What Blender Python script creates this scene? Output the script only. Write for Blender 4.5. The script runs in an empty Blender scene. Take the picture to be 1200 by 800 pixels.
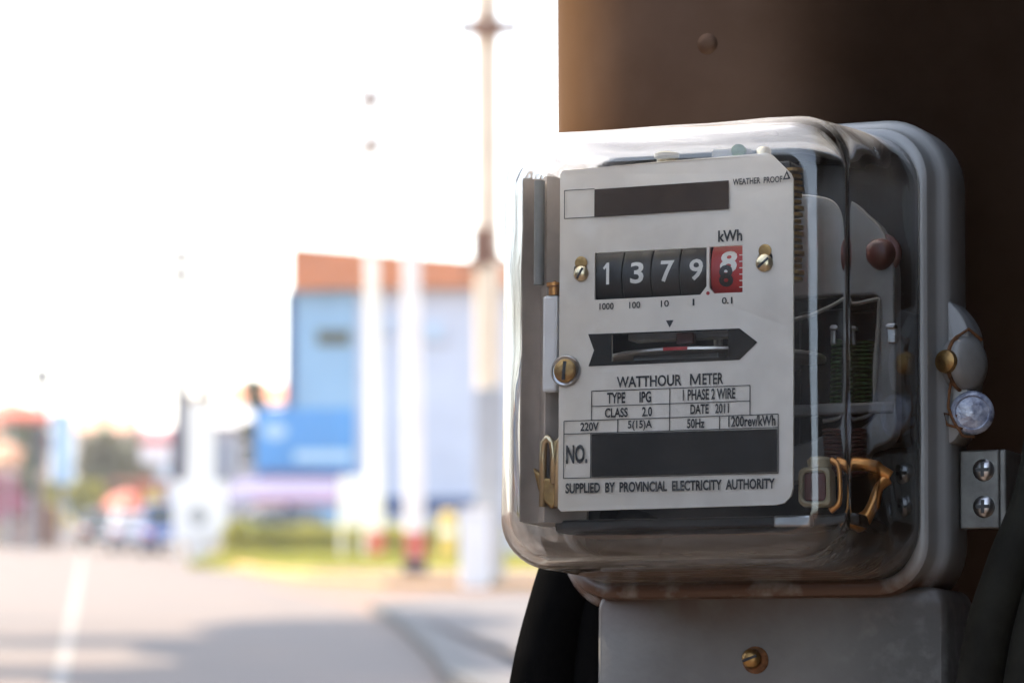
import bpy, bmesh, math, random
from math import sin, cos, pi, radians
from mathutils import Vector, Matrix
random.seed(7)
S = bpy.context.scene
COL = S.collection

# ------------------------------------------------------------------ camera, world, sun, exposure
EYE = 1.6
cam_d = bpy.data.cameras.new('camera'); cam = bpy.data.objects.new('camera', cam_d); COL.objects.link(cam)
cam.location = (0, 0, EYE)
cam.rotation_euler = (radians(90) + math.atan(190 / 4100), 0, 0)
cam_d.sensor_width = 36; cam_d.lens = 123.0
cam_d.clip_start = 0.05; cam_d.clip_end = 5000
cam_d.dof.use_dof = True; cam_d.dof.focus_distance = 1.205; cam_d.dof.aperture_fstop = 17.0
S.camera = cam

SUN_EL = radians(55); SUN_ALPHA = radians(46)           # sun stands to the left and beyond the meter
sdir = Vector((-cos(SUN_ALPHA) * cos(SUN_EL), sin(SUN_ALPHA) * cos(SUN_EL), sin(SUN_EL)))
w = bpy.data.worlds.new('World'); S.world = w; w.use_nodes = True
wn = w.node_tree.nodes; wl = w.node_tree.links
sky = wn.new('ShaderNodeTexSky'); sky.sky_type = 'NISHITA'; sky.sun_disc = False
sky.sun_elevation = SUN_EL; sky.sun_rotation = math.atan2(sdir.x, sdir.y)
sky.dust_density = 1.5; sky.air_density = 1.0; sky.ozone_density = 1.0
bg = wn['Background']; bg.inputs['Strength'].default_value = 0.14
hs = wn.new('ShaderNodeHueSaturation'); hs.inputs['Saturation'].default_value = 0.62   # humid, milky sky
wl.new(sky.outputs[0], hs.inputs['Color']); wl.new(hs.outputs[0], bg.inputs[0])
sl = bpy.data.lights.new('sun', 'SUN'); sl.energy = 2.8; sl.angle = radians(0.5); sl.color = (1.0, 0.83, 0.63)
so = bpy.data.objects.new('sun', sl); COL.objects.link(so)
so.rotation_euler = sdir.to_track_quat('Z', 'Y').to_euler()
S.view_settings.view_transform = 'Standard'; S.view_settings.look = 'None'; S.view_settings.gamma = 1.0
S.view_settings.use_curve_mapping = False
S.view_settings.exposure = 2.36
S.cycles.max_bounces = 16; S.cycles.transmission_bounces = 14; S.cycles.transparent_max_bounces = 12
S.cycles.sample_clamp_indirect = 4.0; S.cycles.caustics_refractive = True; S.cycles.caustics_reflective = False
S.cycles.blur_glossy = 0.6

# ------------------------------------------------------------------ materials
def mat(name, col, rough=0.6, metal=0.0, var=0.15, scale=8.0, bump=0.0, bscale=60.0, spec=0.5, col2=None, coat=0.0, trans=0.0):
    m = bpy.data.materials.new(name); m.use_nodes = True
    n = m.node_tree.nodes; l = m.node_tree.links; b = n['Principled BSDF']
    tc = n.new('ShaderNodeTexCoord'); no = n.new('ShaderNodeTexNoise'); no.inputs['Scale'].default_value = scale
    no.inputs['Detail'].default_value = 6; no.inputs['Roughness'].default_value = 0.62
    l.new(tc.outputs['Object'], no.inputs['Vector'])
    r = n.new('ShaderNodeValToRGB'); c2 = col2 or [c * (1 - 2 * var) for c in col]
    r.color_ramp.elements[0].position = 0.3; r.color_ramp.elements[1].position = 0.7
    r.color_ramp.elements[0].color = (*c2, 1)
    r.color_ramp.elements[1].color = (*(col if col2 else [min(1, c * (1 + var)) for c in col]), 1)
    l.new(no.outputs['Fac'], r.inputs['Fac']); l.new(r.outputs[0], b.inputs['Base Color'])
    b.inputs['Roughness'].default_value = rough; b.inputs['Metallic'].default_value = metal
    b.inputs['Specular IOR Level'].default_value = spec
    if coat: b.inputs['Coat Weight'].default_value = coat; b.inputs['Coat Roughness'].default_value = 0.1
    if trans: b.inputs['Transmission Weight'].default_value = trans
    if bump:
        n2 = n.new('ShaderNodeTexNoise'); n2.inputs['Scale'].default_value = bscale; n2.inputs['Detail'].default_value = 5
        l.new(tc.outputs['Object'], n2.inputs['Vector'])
        bp = n.new('ShaderNodeBump'); bp.inputs['Strength'].default_value = bump; bp.inputs['Distance'].default_value = 1.0 / bscale * 0.3
        l.new(n2.outputs['Fac'], bp.inputs['Height']); l.new(bp.outputs[0], b.inputs['Normal'])
    return m

def mask_mix(m, axis, a, b_, colour, rough, nscale, amount=1.0, xstretch=1.0):
    """stain laid over material m where the coordinate along axis goes from a (none) to b_ (full), broken up by noise"""
    n = m.node_tree.nodes; l = m.node_tree.links; b = n['Principled BSDF']
    tc = n.new('ShaderNodeTexCoord'); sx = n.new('ShaderNodeSeparateXYZ'); l.new(tc.outputs['Object'], sx.inputs[0])
    mr = n.new('ShaderNodeMapRange'); mr.interpolation_type = 'SMOOTHSTEP'
    mr.inputs['From Min'].default_value = a; mr.inputs['From Max'].default_value = b_
    l.new(sx.outputs[axis], mr.inputs[0])
    mp = n.new('ShaderNodeMapping'); mp.inputs['Scale'].default_value = (xstretch, 1, 1); l.new(tc.outputs['Object'], mp.inputs[0])
    no = n.new('ShaderNodeTexNoise'); no.inputs['Scale'].default_value = nscale; no.inputs['Detail'].default_value = 8
    l.new(mp.outputs[0], no.inputs['Vector'])
    m2 = n.new('ShaderNodeMapRange'); m2.inputs['From Min'].default_value = 0.28; m2.inputs['From Max'].default_value = 0.52
    l.new(no.outputs['Fac'], m2.inputs[0])
    mu = n.new('ShaderNodeMath'); mu.operation = 'MULTIPLY'; l.new(mr.outputs[0], mu.inputs[0]); l.new(m2.outputs[0], mu.inputs[1])
    mu2 = n.new('ShaderNodeMath'); mu2.operation = 'MULTIPLY'; l.new(mu.outputs[0], mu2.inputs[0]); mu2.inputs[1].default_value = amount
    mx = n.new('ShaderNodeMix'); mx.data_type = 'RGBA'
    src = b.inputs['Base Color'].links[0].from_socket
    l.new(mu2.outputs[0], mx.inputs['Factor']); l.new(src, mx.inputs['A']); mx.inputs['B'].default_value = (*colour, 1)
    l.new(mx.outputs['Result'], b.inputs['Base Color'])
    return m

def glass_mat():
    m = bpy.data.materials.new('clear_glass'); m.use_nodes = True
    n = m.node_tree.nodes; l = m.node_tree.links; n.remove(n['Principled BSDF']); out = n['Material Output']
    g = n.new('ShaderNodeBsdfGlass'); g.inputs['IOR'].default_value = 1.5; g.inputs['Roughness'].default_value = 0.0
    g.inputs['Color'].default_value = (0.975, 0.985, 0.99, 1)
    d = n.new('ShaderNodeBsdfDiffuse'); d.inputs['Color'].default_value = (0.34, 0.31, 0.27, 1)
    tr = n.new('ShaderNodeBsdfTranslucent'); tr.inputs['Color'].default_value = (0.3, 0.27, 0.23, 1)
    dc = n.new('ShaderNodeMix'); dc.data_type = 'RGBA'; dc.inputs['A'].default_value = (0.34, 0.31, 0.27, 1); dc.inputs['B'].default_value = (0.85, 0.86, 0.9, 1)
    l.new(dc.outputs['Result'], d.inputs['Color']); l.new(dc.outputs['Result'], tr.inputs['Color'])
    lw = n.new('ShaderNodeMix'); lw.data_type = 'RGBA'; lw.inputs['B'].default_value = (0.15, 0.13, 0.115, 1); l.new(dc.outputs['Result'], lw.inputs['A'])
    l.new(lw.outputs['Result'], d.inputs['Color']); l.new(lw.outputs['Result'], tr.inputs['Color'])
    ad = n.new('ShaderNodeMixShader'); l.new(d.outputs[0], ad.inputs[1]); l.new(tr.outputs[0], ad.inputs[2])
    tc = n.new('ShaderNodeTexCoord'); sx = n.new('ShaderNodeSeparateXYZ'); l.new(tc.outputs['Object'], sx.inputs[0])
    mr = n.new('ShaderNodeMapRange'); mr.interpolation_type = 'SMOOTHSTEP'
    mr.inputs['From Min'].default_value = -0.060; mr.inputs['From Max'].default_value = -0.080
    l.new(sx.outputs['Y'], mr.inputs[0])
    mp = n.new('ShaderNodeMapping'); mp.inputs['Scale'].default_value = (0.16, 1, 1); l.new(tc.outputs['Object'], mp.inputs[0])
    no = n.new('ShaderNodeTexNoise'); no.inputs['Scale'].default_value = 260; no.inputs['Detail'].default_value = 8
    l.new(mp.outputs[0], no.inputs['Vector'])
    m2 = n.new('ShaderNodeMapRange'); m2.inputs['From Min'].default_value = 0.38; m2.inputs['From Max'].default_value = 0.68
    m2.inputs['To Max'].default_value = 0.62; l.new(no.outputs['Fac'], m2.inputs[0])
    mu = n.new('ShaderNodeMath'); mu.operation = 'MULTIPLY'; l.new(mr.outputs[0], mu.inputs[0]); l.new(m2.outputs[0], mu.inputs[1])
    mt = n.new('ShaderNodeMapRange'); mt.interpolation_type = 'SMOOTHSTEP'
    mt.inputs['From Min'].default_value = 0.066; mt.inputs['From Max'].default_value = 0.073; mt.inputs['To Max'].default_value = 0.42  # white band painted along the top edge in place of a bright highlight
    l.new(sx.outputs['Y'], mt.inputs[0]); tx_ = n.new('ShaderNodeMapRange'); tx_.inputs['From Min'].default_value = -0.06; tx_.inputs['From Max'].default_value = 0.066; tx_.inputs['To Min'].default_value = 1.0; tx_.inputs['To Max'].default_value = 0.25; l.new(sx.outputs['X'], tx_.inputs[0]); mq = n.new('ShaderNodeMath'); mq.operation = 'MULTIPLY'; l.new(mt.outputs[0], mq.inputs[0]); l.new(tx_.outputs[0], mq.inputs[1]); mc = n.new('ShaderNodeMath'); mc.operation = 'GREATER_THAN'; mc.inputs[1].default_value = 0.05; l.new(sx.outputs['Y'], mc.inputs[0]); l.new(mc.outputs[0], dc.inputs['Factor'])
    ml = n.new('ShaderNodeMapRange'); ml.interpolation_type = 'SMOOTHSTEP'; ml.inputs['From Min'].default_value = -0.052; ml.inputs['From Max'].default_value = -0.062  # painted darkening of the left wall, where bright background shows through
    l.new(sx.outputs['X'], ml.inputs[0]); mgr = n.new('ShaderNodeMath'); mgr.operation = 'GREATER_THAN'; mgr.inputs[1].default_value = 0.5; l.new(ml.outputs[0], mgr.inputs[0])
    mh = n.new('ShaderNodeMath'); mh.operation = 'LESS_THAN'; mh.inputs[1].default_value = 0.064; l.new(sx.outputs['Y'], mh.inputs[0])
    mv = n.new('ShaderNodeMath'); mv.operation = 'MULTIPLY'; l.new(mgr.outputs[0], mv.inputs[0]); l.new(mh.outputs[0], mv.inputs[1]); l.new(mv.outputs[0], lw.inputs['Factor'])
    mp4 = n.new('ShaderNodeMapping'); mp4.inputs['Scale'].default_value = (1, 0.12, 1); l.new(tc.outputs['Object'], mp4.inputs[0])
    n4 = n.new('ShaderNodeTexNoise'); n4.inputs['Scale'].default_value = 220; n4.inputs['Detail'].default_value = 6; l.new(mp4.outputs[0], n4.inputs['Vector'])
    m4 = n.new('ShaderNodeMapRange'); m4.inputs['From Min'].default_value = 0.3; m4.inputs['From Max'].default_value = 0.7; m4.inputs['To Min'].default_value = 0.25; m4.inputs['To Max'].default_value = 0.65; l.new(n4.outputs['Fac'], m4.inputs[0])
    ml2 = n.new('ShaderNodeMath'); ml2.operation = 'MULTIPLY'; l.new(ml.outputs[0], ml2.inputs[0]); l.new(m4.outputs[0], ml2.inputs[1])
    # a thin film of dust everywhere
    n3 = n.new('ShaderNodeTexNoise'); n3.inputs['Scale'].default_value = 45; n3.inputs['Detail'].default_value = 9; l.new(tc.outputs['Object'], n3.inputs['Vector'])
    m3 = n.new('ShaderNodeMapRange'); m3.inputs['From Min'].default_value = 0.45; m3.inputs['From Max'].default_value = 0.75; m3.inputs['To Max'].default_value = 0.07
    l.new(n3.outputs['Fac'], m3.inputs[0])
    a2 = n.new('ShaderNodeMath'); a2.operation = 'ADD'; a2.use_clamp = True; l.new(mu.outputs[0], a2.inputs[0]); l.new(m3.outputs[0], a2.inputs[1])
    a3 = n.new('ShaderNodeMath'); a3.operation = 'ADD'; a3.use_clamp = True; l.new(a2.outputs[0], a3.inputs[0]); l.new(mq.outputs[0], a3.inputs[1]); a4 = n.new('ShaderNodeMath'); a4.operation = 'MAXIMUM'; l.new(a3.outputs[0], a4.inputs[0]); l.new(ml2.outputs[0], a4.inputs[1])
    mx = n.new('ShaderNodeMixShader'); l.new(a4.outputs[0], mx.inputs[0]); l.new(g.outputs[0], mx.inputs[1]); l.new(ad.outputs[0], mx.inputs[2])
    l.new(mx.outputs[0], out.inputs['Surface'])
    return m

K = {}
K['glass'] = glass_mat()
K['base'] = mat('grey_enamel', (0.27, 0.278, 0.275), 0.32, 0, 0.06, 30, 0.05, 400)
mask_mix(K['base'], 'Y', -0.074, -0.084, (0.075, 0.035, 0.018), 0.8, 120, 0.95)
K['cover'] = mat('grey_painted_steel', (0.14, 0.138, 0.128), 0.42, 0, 0.1, 40, 0.1, 300)
mask_mix(K['cover'], 'Y', -0.104, -0.087, (0.09, 0.06, 0.045), 0.8, 70, 0.7)
mask_mix(K['cover'], 'X', 0.02, 0.06, (0.03, 0.027, 0.022), 0.8, 170, 0.55)
K['inside'] = mat('black_bakelite', (0.018, 0.018, 0.02), 0.35, 0, 0.2, 40)
K['cast'] = mat('cast_aluminium', (0.24, 0.245, 0.25), 0.45, 0.3, 0.08, 60, 0.1, 500)
K['plate'] = mat('white_enamel_plate', (0.82, 0.77, 0.69), 0.42, 0, 0.05, 26, 0.03, 300)
mask_mix(K['plate'], 'X', 0.03, -0.045, (0.5, 0.4, 0.28), 0.6, 55, 0.35)
mask_mix(K['plate'], 'Y', -0.03, -0.062, (0.4, 0.36, 0.3), 0.6, 90, 0.3)
K['print'] = mat('black_print', (0.016, 0.016, 0.017), 0.45, 0, 0.2, 80)
K['bar'] = mat('charcoal_print', (0.024, 0.021, 0.018), 0.6, 0, 0.3, 40, col2=(0.012, 0.011, 0.01), spec=0.25)
K['barflare'] = mat('flare_brown_print', (0.06, 0.038, 0.026), 0.6, 0, 0.2, 40, col2=(0.032, 0.02, 0.014), spec=0.25)  # brown puts the warm flare tint into the upper bar's colour
K['drum'] = mat('black_drum', (0.012, 0.012, 0.012), 0.5, 0, 0.2, 80)
K['red'] = mat('red_drum', (0.42, 0.02, 0.02), 0.45, 0, 0.1, 80)
K['white'] = mat('white_print', (0.78, 0.77, 0.72), 0.5, 0, 0.06, 90)
K['brass'] = mat('brass', (0.62, 0.52, 0.34), 0.28, 1.0, 0.15, 90, 0.15, 600)
K['brassold'] = mat('tarnished_brass', (0.42, 0.27, 0.1), 0.38, 0.9, 0.3, 160, 0.3, 700, col2=(0.16, 0.085, 0.035))
K['copper'] = mat('copper_wire', (0.6, 0.27, 0.08), 0.35, 0.8, 0.15, 90)
K['steel'] = mat('steel', (0.5, 0.5, 0.5), 0.28, 1.0, 0.15, 90, 0.15, 500)
K['guard'] = mat('brown_grey_casting', (0.55, 0.48, 0.42), 0.4, 0.0, 0.1, 60, 0.1, 300)
K['alu'] = mat('aluminium_disc', (0.62, 0.6, 0.58), 0.42, 1.0, 0.1, 90)
K['redplug'] = mat('dark_red_plug', (0.1, 0.03, 0.025), 0.4, 0, 0.2, 100)
K['green'] = mat('green_coil', (0.05, 0.11, 0.03), 0.4, 0, 0.4, 300)
K['cream'] = mat('cream_plastic', (0.36, 0.31, 0.2), 0.4, 0, 0.1, 100)
K['clearbead'] = mat('clear_seal_bead', (0.55, 0.6, 0.7), 0.18, 0.1, 0.5, 260, 0.9, 220, col2=(0.1, 0.12, 0.2), coat=0.8)
K['rust'] = mat('rust', (0.2, 0.09, 0.035), 0.85, 0.2, 0.4, 300, 0.5, 500)
K['cap'] = mat('pale_rubber_cap', (0.24, 0.24, 0.23), 0.4, 0, 0.08, 100)
K['bracket'] = mat('zinc_bracket', (0.15, 0.15, 0.14), 0.42, 0.7, 0.2, 80, 0.1, 300)
K['pole'] = mat('dark_stained_pole', (0.1, 0.062, 0.042), 0.56, 1.0, 0.12, 14, 0.03, 300, col2=(0.07, 0.04, 0.025))
K['pole'].node_tree.nodes['Principled BSDF'].inputs['Specular Tint'].default_value = (0.6, 0.48, 0.4, 1)
K['cable'] = mat('black_cable', (0.004, 0.004, 0.004), 0.7, 0, 0.2, 40, spec=0.0)
K['cableold'] = mat('dusty_dark_cable', (0.011, 0.0115, 0.008), 0.8, 0, 0.3, 60, 0.2, 200, spec=0.2)
# the street
K['asphalt'] = mat('sunlit_asphalt', (0.085, 0.056, 0.04), 0.8, 0, 0.1, 0.5, col2=(0.05, 0.04, 0.035))
K['dust'] = mat('sandy_ground', (0.14, 0.07, 0.036), 0.9, 0, 0.1, 0.2, col2=(0.1, 0.068, 0.05))
K['bouncecut'] = mat('bounce_cut_paving', (0.07, 0.068, 0.065), 0.85, 0, 0.15, 1.2)
K['paving'] = mat('pavement_concrete', (0.062, 0.054, 0.053), 0.85, 0, 0.1, 0.6)
K['kerb'] = mat('kerb_concrete', (0.035, 0.035, 0.035), 0.8, 0, 0.1, 2)
K['kerbyellow'] = mat('yellow_kerb_paint', (0.4, 0.24, 0.06), 0.7, 0, 0.1, 2)
K['paint'] = mat('white_road_paint', (0.15, 0.14, 0.125), 0.7, 0, 0.08, 2)
K['concrete'] = mat('pale_pole_concrete', (0.86, 0.82, 0.74), 0.75, 0, 0.08, 2)
K['creampole'] = mat('cream_pole_concrete', (0.78, 0.64, 0.46), 0.8, 0, 0.08, 2)
K['greypole'] = mat('grey_pole_concrete', (0.36, 0.37, 0.38), 0.8, 0, 0.1, 2)
K['darkslate'] = mat('darker_pole', (0.07, 0.08, 0.11), 0.8, 0, 0.1, 2)  # dark slate tone of the far poles and some boards
K['redband'] = mat('red_band_paint', (0.6, 0.1, 0.05), 0.6, 0, 0.1, 3)
K['whitewash'] = mat('white_wash', (0.78, 0.78, 0.78), 0.7, 0, 0.04, 2)
K['wood'] = mat('brown_timber', (0.2, 0.09, 0.05), 0.8, 0, 0.2, 4)
K['roof'] = mat('terracotta_sheet', (0.6, 0.2, 0.07), 0.7, 0, 0.1, 1)
K['blue'] = mat('sky_blue_render', (0.24, 0.42, 0.58), 0.8, 0, 0.06, 0.5)
K['bluedark'] = mat('deep_blue_trim', (0.03, 0.08, 0.2), 0.7, 0, 0.06, 0.5)
K['lilac'] = mat('pale_lilac_render', (0.52, 0.57, 0.66), 0.8, 0, 0.05, 0.5)
K['banner'] = mat('bright_blue_vinyl', (0.05, 0.26, 0.6), 0.5, 0, 0.1, 0.5)
K['purple'] = mat('mauve_vinyl', (0.06, 0.055, 0.15), 0.6, 0, 0.1, 0.5)
K['pink'] = mat('pink_vinyl', (0.35, 0.08, 0.14), 0.6, 0, 0.1, 0.5)
K['glassdark'] = mat('dark_window', (0.03, 0.045, 0.04), 0.15, 0, 0.1, 2)
K['shutter'] = mat('olive_shutter', (0.12, 0.14, 0.08), 0.6, 0, 0.1, 2)
K['leaf'] = mat('leaf_green', (0.1, 0.14, 0.03), 0.6, 0, 0.3, 0.8, col2=(0.05, 0.08, 0.02))
K['leafy'] = mat('leaf_yellow_green', (0.46, 0.4, 0.04), 0.6, 0, 0.2, 0.8, col2=(0.26, 0.27, 0.03))
K['leafo'] = mat('leaf_olive', (0.16, 0.15, 0.06), 0.6, 0, 0.3, 0.8, col2=(0.09, 0.1, 0.05))
K['bark'] = mat('bark', (0.12, 0.09, 0.07), 0.9, 0, 0.2, 5)
K['orange'] = mat('orange_canvas', (0.4, 0.07, 0.03), 0.7, 0, 0.1, 1)
K['peach'] = mat('peach_canvas', (0.4, 0.19, 0.1), 0.7, 0, 0.1, 1)
K['paleblue'] = mat('pale_blue_panel', (0.4, 0.58, 0.72), 0.6, 0, 0.05, 1)
K['greywall'] = mat('grey_wall', (0.3, 0.3, 0.33), 0.8, 0, 0.08, 0.5)
K['creamwall'] = mat('cream_wall', (0.42, 0.33, 0.24), 0.8, 0, 0.08, 0.5)
K['carblue'] = mat('blue_car_paint', (0.02, 0.07, 0.25), 0.25, 0.2, 0.05, 1, coat=0.6)
K['cardark'] = mat('charcoal_car_paint', (0.025, 0.03, 0.035), 0.25, 0.2, 0.05, 1, coat=0.6)
K['carwhite'] = mat('white_car_paint', (0.28, 0.29, 0.34), 0.25, 0, 0.05, 1, coat=0.6)
K['tyre'] = mat('tyre_rubber', (0.02, 0.02, 0.02), 0.8, 0, 0.1, 10)
K['moss'] = mat('leaf_dark', (0.06, 0.08, 0.03), 0.6, 0, 0.3, 0.8)
K['hills'] = mat('far_hills', (0.3, 0.35, 0.36), 0.9, 0, 0.1, 0.05)
K['blockerwall'] = mat('blocker_wall', (0.035, 0.037, 0.04), 0.7, 0, 0.15, 1.2)
K['blockerroof'] = mat('blocker_canopy', (0.03, 0.03, 0.032), 0.6, 0, 0.1, 1)
K['yellow'] = mat('yellow_post_paint', (0.65, 0.45, 0.08), 0.6, 0, 0.1, 3)
K['greensign'] = mat('green_sign', (0.15, 0.5, 0.25), 0.6, 0, 0.1, 1)

# ------------------------------------------------------------------ mesh helpers
class MB:
    def __init__(s): s.v = []; s.f = []; s.m = []
    def add(s, vs, fs, mi=0):
        o = len(s.v); s.v += [tuple(p) for p in vs]; s.f += [tuple(i + o for i in f) for f in fs]; s.m += [mi] * len(fs)
    def box(s, a, b, mi=0):
        x0, y0, z0 = a; x1, y1, z1 = b
        vs = [(x, y, z) for z in (z0, z1) for y in (y0, y1) for x in (x0, x1)]
        s.add(vs, [(0, 2, 3, 1), (4, 5, 7, 6), (0, 1, 5, 4), (2, 6, 7, 3), (0, 4, 6, 2), (1, 3, 7, 5)], mi); return s
    def tube(s, pts, r, n=10, cap=True, mi=0):
        pts = [Vector(p) for p in pts]; rs = r if isinstance(r, (list, tuple)) else [r] * len(pts)
        t0 = (pts[1] - pts[0]).normalized(); up = Vector((0, 0, 1)) if abs(t0.z) < .9 else Vector((1, 0, 0))
        a = t0.cross(up).normalized(); vs = []
        for i, p in enumerate(pts):
            t = (pts[min(i + 1, len(pts) - 1)] - pts[max(i - 1, 0)]).normalized()
            a = (a - t * a.dot(t)).normalized(); b = t.cross(a)
            for k in range(n):
                q = 2 * pi * k / n; vs.append(p + (a * cos(q) + b * sin(q)) * rs[i])
        fs = [(i * n + k, i * n + (k + 1) % n, (i + 1) * n + (k + 1) % n, (i + 1) * n + k) for i in range(len(pts) - 1) for k in range(n)]
        if cap: fs += [tuple(range(n))[::-1], tuple((len(pts) - 1) * n + k for k in range(n))]
        s.add(vs, fs, mi); return s
    def lathe(s, c, axis, prof, n=32, mi=0):
        """prof: (distance along axis, radius); closed with fans where the radius is 0"""
        c = Vector(c); ax = Vector(axis).normalized(); up = Vector((0, 0, 1)) if abs(ax.z) < .9 else Vector((1, 0, 0))
        a = ax.cross(up).normalized(); b = ax.cross(a); vs = []; fs = []
        for h, r in prof:
            r = max(r, 1e-5)
            for k in range(n):
                q = 2 * pi * k / n; vs.append(c + ax * h + (a * cos(q) + b * sin(q)) * r)
        for i in range(len(prof) - 1):
            for k in range(n): fs.append((i * n + k, i * n + (k + 1) % n, (i + 1) * n + (k + 1) % n, (i + 1) * n + k))
        fs += [tuple(range(n))[::-1], tuple((len(prof) - 1) * n + k for k in range(n))]
        s.add(vs, fs, mi); return s
    def rings(s, rings, close=False, cap0=False, cap1=False, mi=0):
        n = len(rings[0]); vs = [p for r in rings for p in r]; R = len(rings); fs = []
        for i in range(R if close else R - 1):
            j = (i + 1) % R
            for k in range(n): fs.append((i * n + k, i * n + (k + 1) % n, j * n + (k + 1) % n, j * n + k))
        if cap0: fs.append(tuple(range(n))[::-1])
        if cap1: fs.append(tuple((R - 1) * n + k for k in range(n)))
        s.add(vs, fs, mi); return s
    def prism(s, poly, w0, w1, mi=0):
        n = len(poly); s.rings([[(x, y, w0) for x, y in poly], [(x, y, w1) for x, y in poly]], cap0=True, cap1=True, mi=mi); return s
    def build(s, name, mats, parent=None, smooth=False, bevel=0, seg=2, angle=35):
        me = bpy.data.meshes.new(name); me.from_pydata(s.v, [], s.f)
        mats = mats if isinstance(mats, (list, tuple)) else [mats]
        for m in mats: me.materials.append(K[m])
        me.polygons.foreach_set('material_index', s.m)
        bm = bmesh.new(); bm.from_mesh(me)
        bmesh.ops.recalc_face_normals(bm, faces=bm.faces)
        if bevel:
            es = [e for e in bm.edges if len(e.link_faces) == 2 and e.calc_face_angle(0) > radians(angle)]
            bmesh.ops.bevel(bm, geom=es, offset=bevel, segments=seg, affect='EDGES', profile=0.5, clamp_overlap=True)
        bm.to_mesh(me); bm.free()
        if smooth: me.shade_smooth() if hasattr(me, 'shade_smooth') else None
        if smooth == 'auto':
            me.set_sharp_from_angle(angle=radians(40))
        o = bpy.data.objects.new(name, me); COL.objects.link(o)
        if parent: o.parent = parent
        return o

def tag(o, label=None, cat=None, group=None, kind=None):
    if label: o['label'] = label
    if cat: o['category'] = cat
    if group: o['group'] = group
    if kind: o['kind'] = kind
    return o
def empty(name, loc=(0, 0, 0), rz=0):
    o = bpy.data.objects.new(name, None); COL.objects.link(o); o.location = loc; o.rotation_euler = (0, 0, rz); return o
def copy_tree(o, parent=None):
    c = o.copy(); COL.objects.link(c); c.parent = parent
    for ch in [x for x in COL.objects if x.parent == o]: copy_tree(ch, c)
    return c
def rrect(cx, cy, hx, hy, r, z, n=8, m=6):
    """rounded rectangle ring, m points along each straight side, n+1 along each corner"""
    pts = []
    cs = [(cx + hx - r, cy + hy - r, 0), (cx - hx + r, cy + hy - r, pi / 2), (cx - hx + r, cy - hy + r, pi), (cx + hx - r, cy - hy + r, 1.5 * pi)]
    for i, (x, y, a) in enumerate(cs):
        for k in range(n + 1):
            q = a + pi / 2 * k / n; pts.append((x + r * cos(q), y + r * sin(q), z))
        x2, y2, a2 = cs[(i + 1) % 4]
        p, q2 = Vector(pts[-1]), Vector((x2 + r * cos(a2), y2 + r * sin(a2), z))
        for k in range(1, m): pts.append(tuple(p.lerp(q2, k / m)))
    return pts
def curve_plate(name, outline, holes, w0, w1, matname, parent, bev=0.0):
    """flat plate with holes: outlines are lists of (u, v)"""
    cu = bpy.data.curves.new(name, 'CURVE'); cu.dimensions = '2D'; cu.fill_mode = 'BOTH'
    for poly in [outline] + holes:
        sp = cu.splines.new('POLY'); sp.points.add(len(poly) - 1); sp.use_cyclic_u = True
        for p, q in zip(sp.points, poly): p.co = (q[0], q[1], 0, 1)
    cu.extrude = abs(w1 - w0) / 2; cu.bevel_depth = bev; cu.offset = -bev
    o = bpy.data.objects.new(name, cu); COL.objects.link(o); dg = bpy.context.evaluated_depsgraph_get()
    me = bpy.data.meshes.new_from_object(o.evaluated_get(dg)); bpy.data.objects.remove(o); bpy.data.curves.remove(cu)
    for v in me.vertices: v.co.z += (w0 + w1) / 2
    me.name = name; me.materials.clear(); me.materials.append(K[matname])
    r = bpy.data.objects.new(name, me); COL.objects.link(r); r.parent = parent
    return r
def text(s, u0, u1, v0, v1, w_, matname, parent, weight=0.0, slope=0.0, name='lettering', depth=0.00012):
    """printed line of type filling the box u0..u1, v0..v1"""
    cu = bpy.data.curves.new(name, 'FONT'); cu.body = s; cu.size = 1; cu.offset = weight; cu.extrude = 0
    cu.fill_mode = 'FRONT'; cu.resolution_u = 3
    o = bpy.data.objects.new(name, cu); COL.objects.link(o); dg = bpy.context.evaluated_depsgraph_get()
    me = bpy.data.meshes.new_from_object(o.evaluated_get(dg)); bpy.data.objects.remove(o); bpy.data.curves.remove(cu)
    xs = [v.co.x for v in me.vertices]; ys = [v.co.y for v in me.vertices]
    ax, bx, ay, by = min(xs), max(xs), min(ys), max(ys)
    for v in me.vertices:
        x = u0 + (v.co.x - ax) / (bx - ax) * (u1 - u0)
        y = v0 + (v.co.y - ay) / (by - ay) * (v1 - v0)
        v.co = (x, y + slope * (x - u0), w_)
    me.name = name; me.materials.clear(); me.materials.append(K[matname])
    r = bpy.data.objects.new(name, me); COL.objects.link(r); r.parent = parent
    return r
def circ(cx, cy, r, n=28, a0=0): return [(cx + r * cos(a0 + 2 * pi * k / n), cy + r * sin(a0 + 2 * pi * k / n)) for k in range(n)]
def rpoly(x0, y0, x1, y1, r=0.0006, n=4):
    return [(x, y) for x, y, z in rrect((x0 + x1) / 2, (y0 + y1) / 2, (x1 - x0) / 2, (y1 - y0) / 2, r, 0, n, 1)]
mm = 0.001
def smooth_path(P, k_=6):
    P = [Vector(p) for p in P]; out = []
    for i in range(len(P) - 1):
        p0, p1, p2, p3 = P[max(i - 1, 0)], P[i], P[i + 1], P[min(i + 2, len(P) - 1)]
        for k in range(k_):
            t = k / k_; out.append(.5 * ((2 * p1) + (-p0 + p2) * t + (2 * p0 - 5 * p1 + 4 * p2 - p3) * t * t + (-p0 + 3 * p1 - 3 * p2 + p3) * t ** 3))
    return out + [P[-1]]

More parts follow.
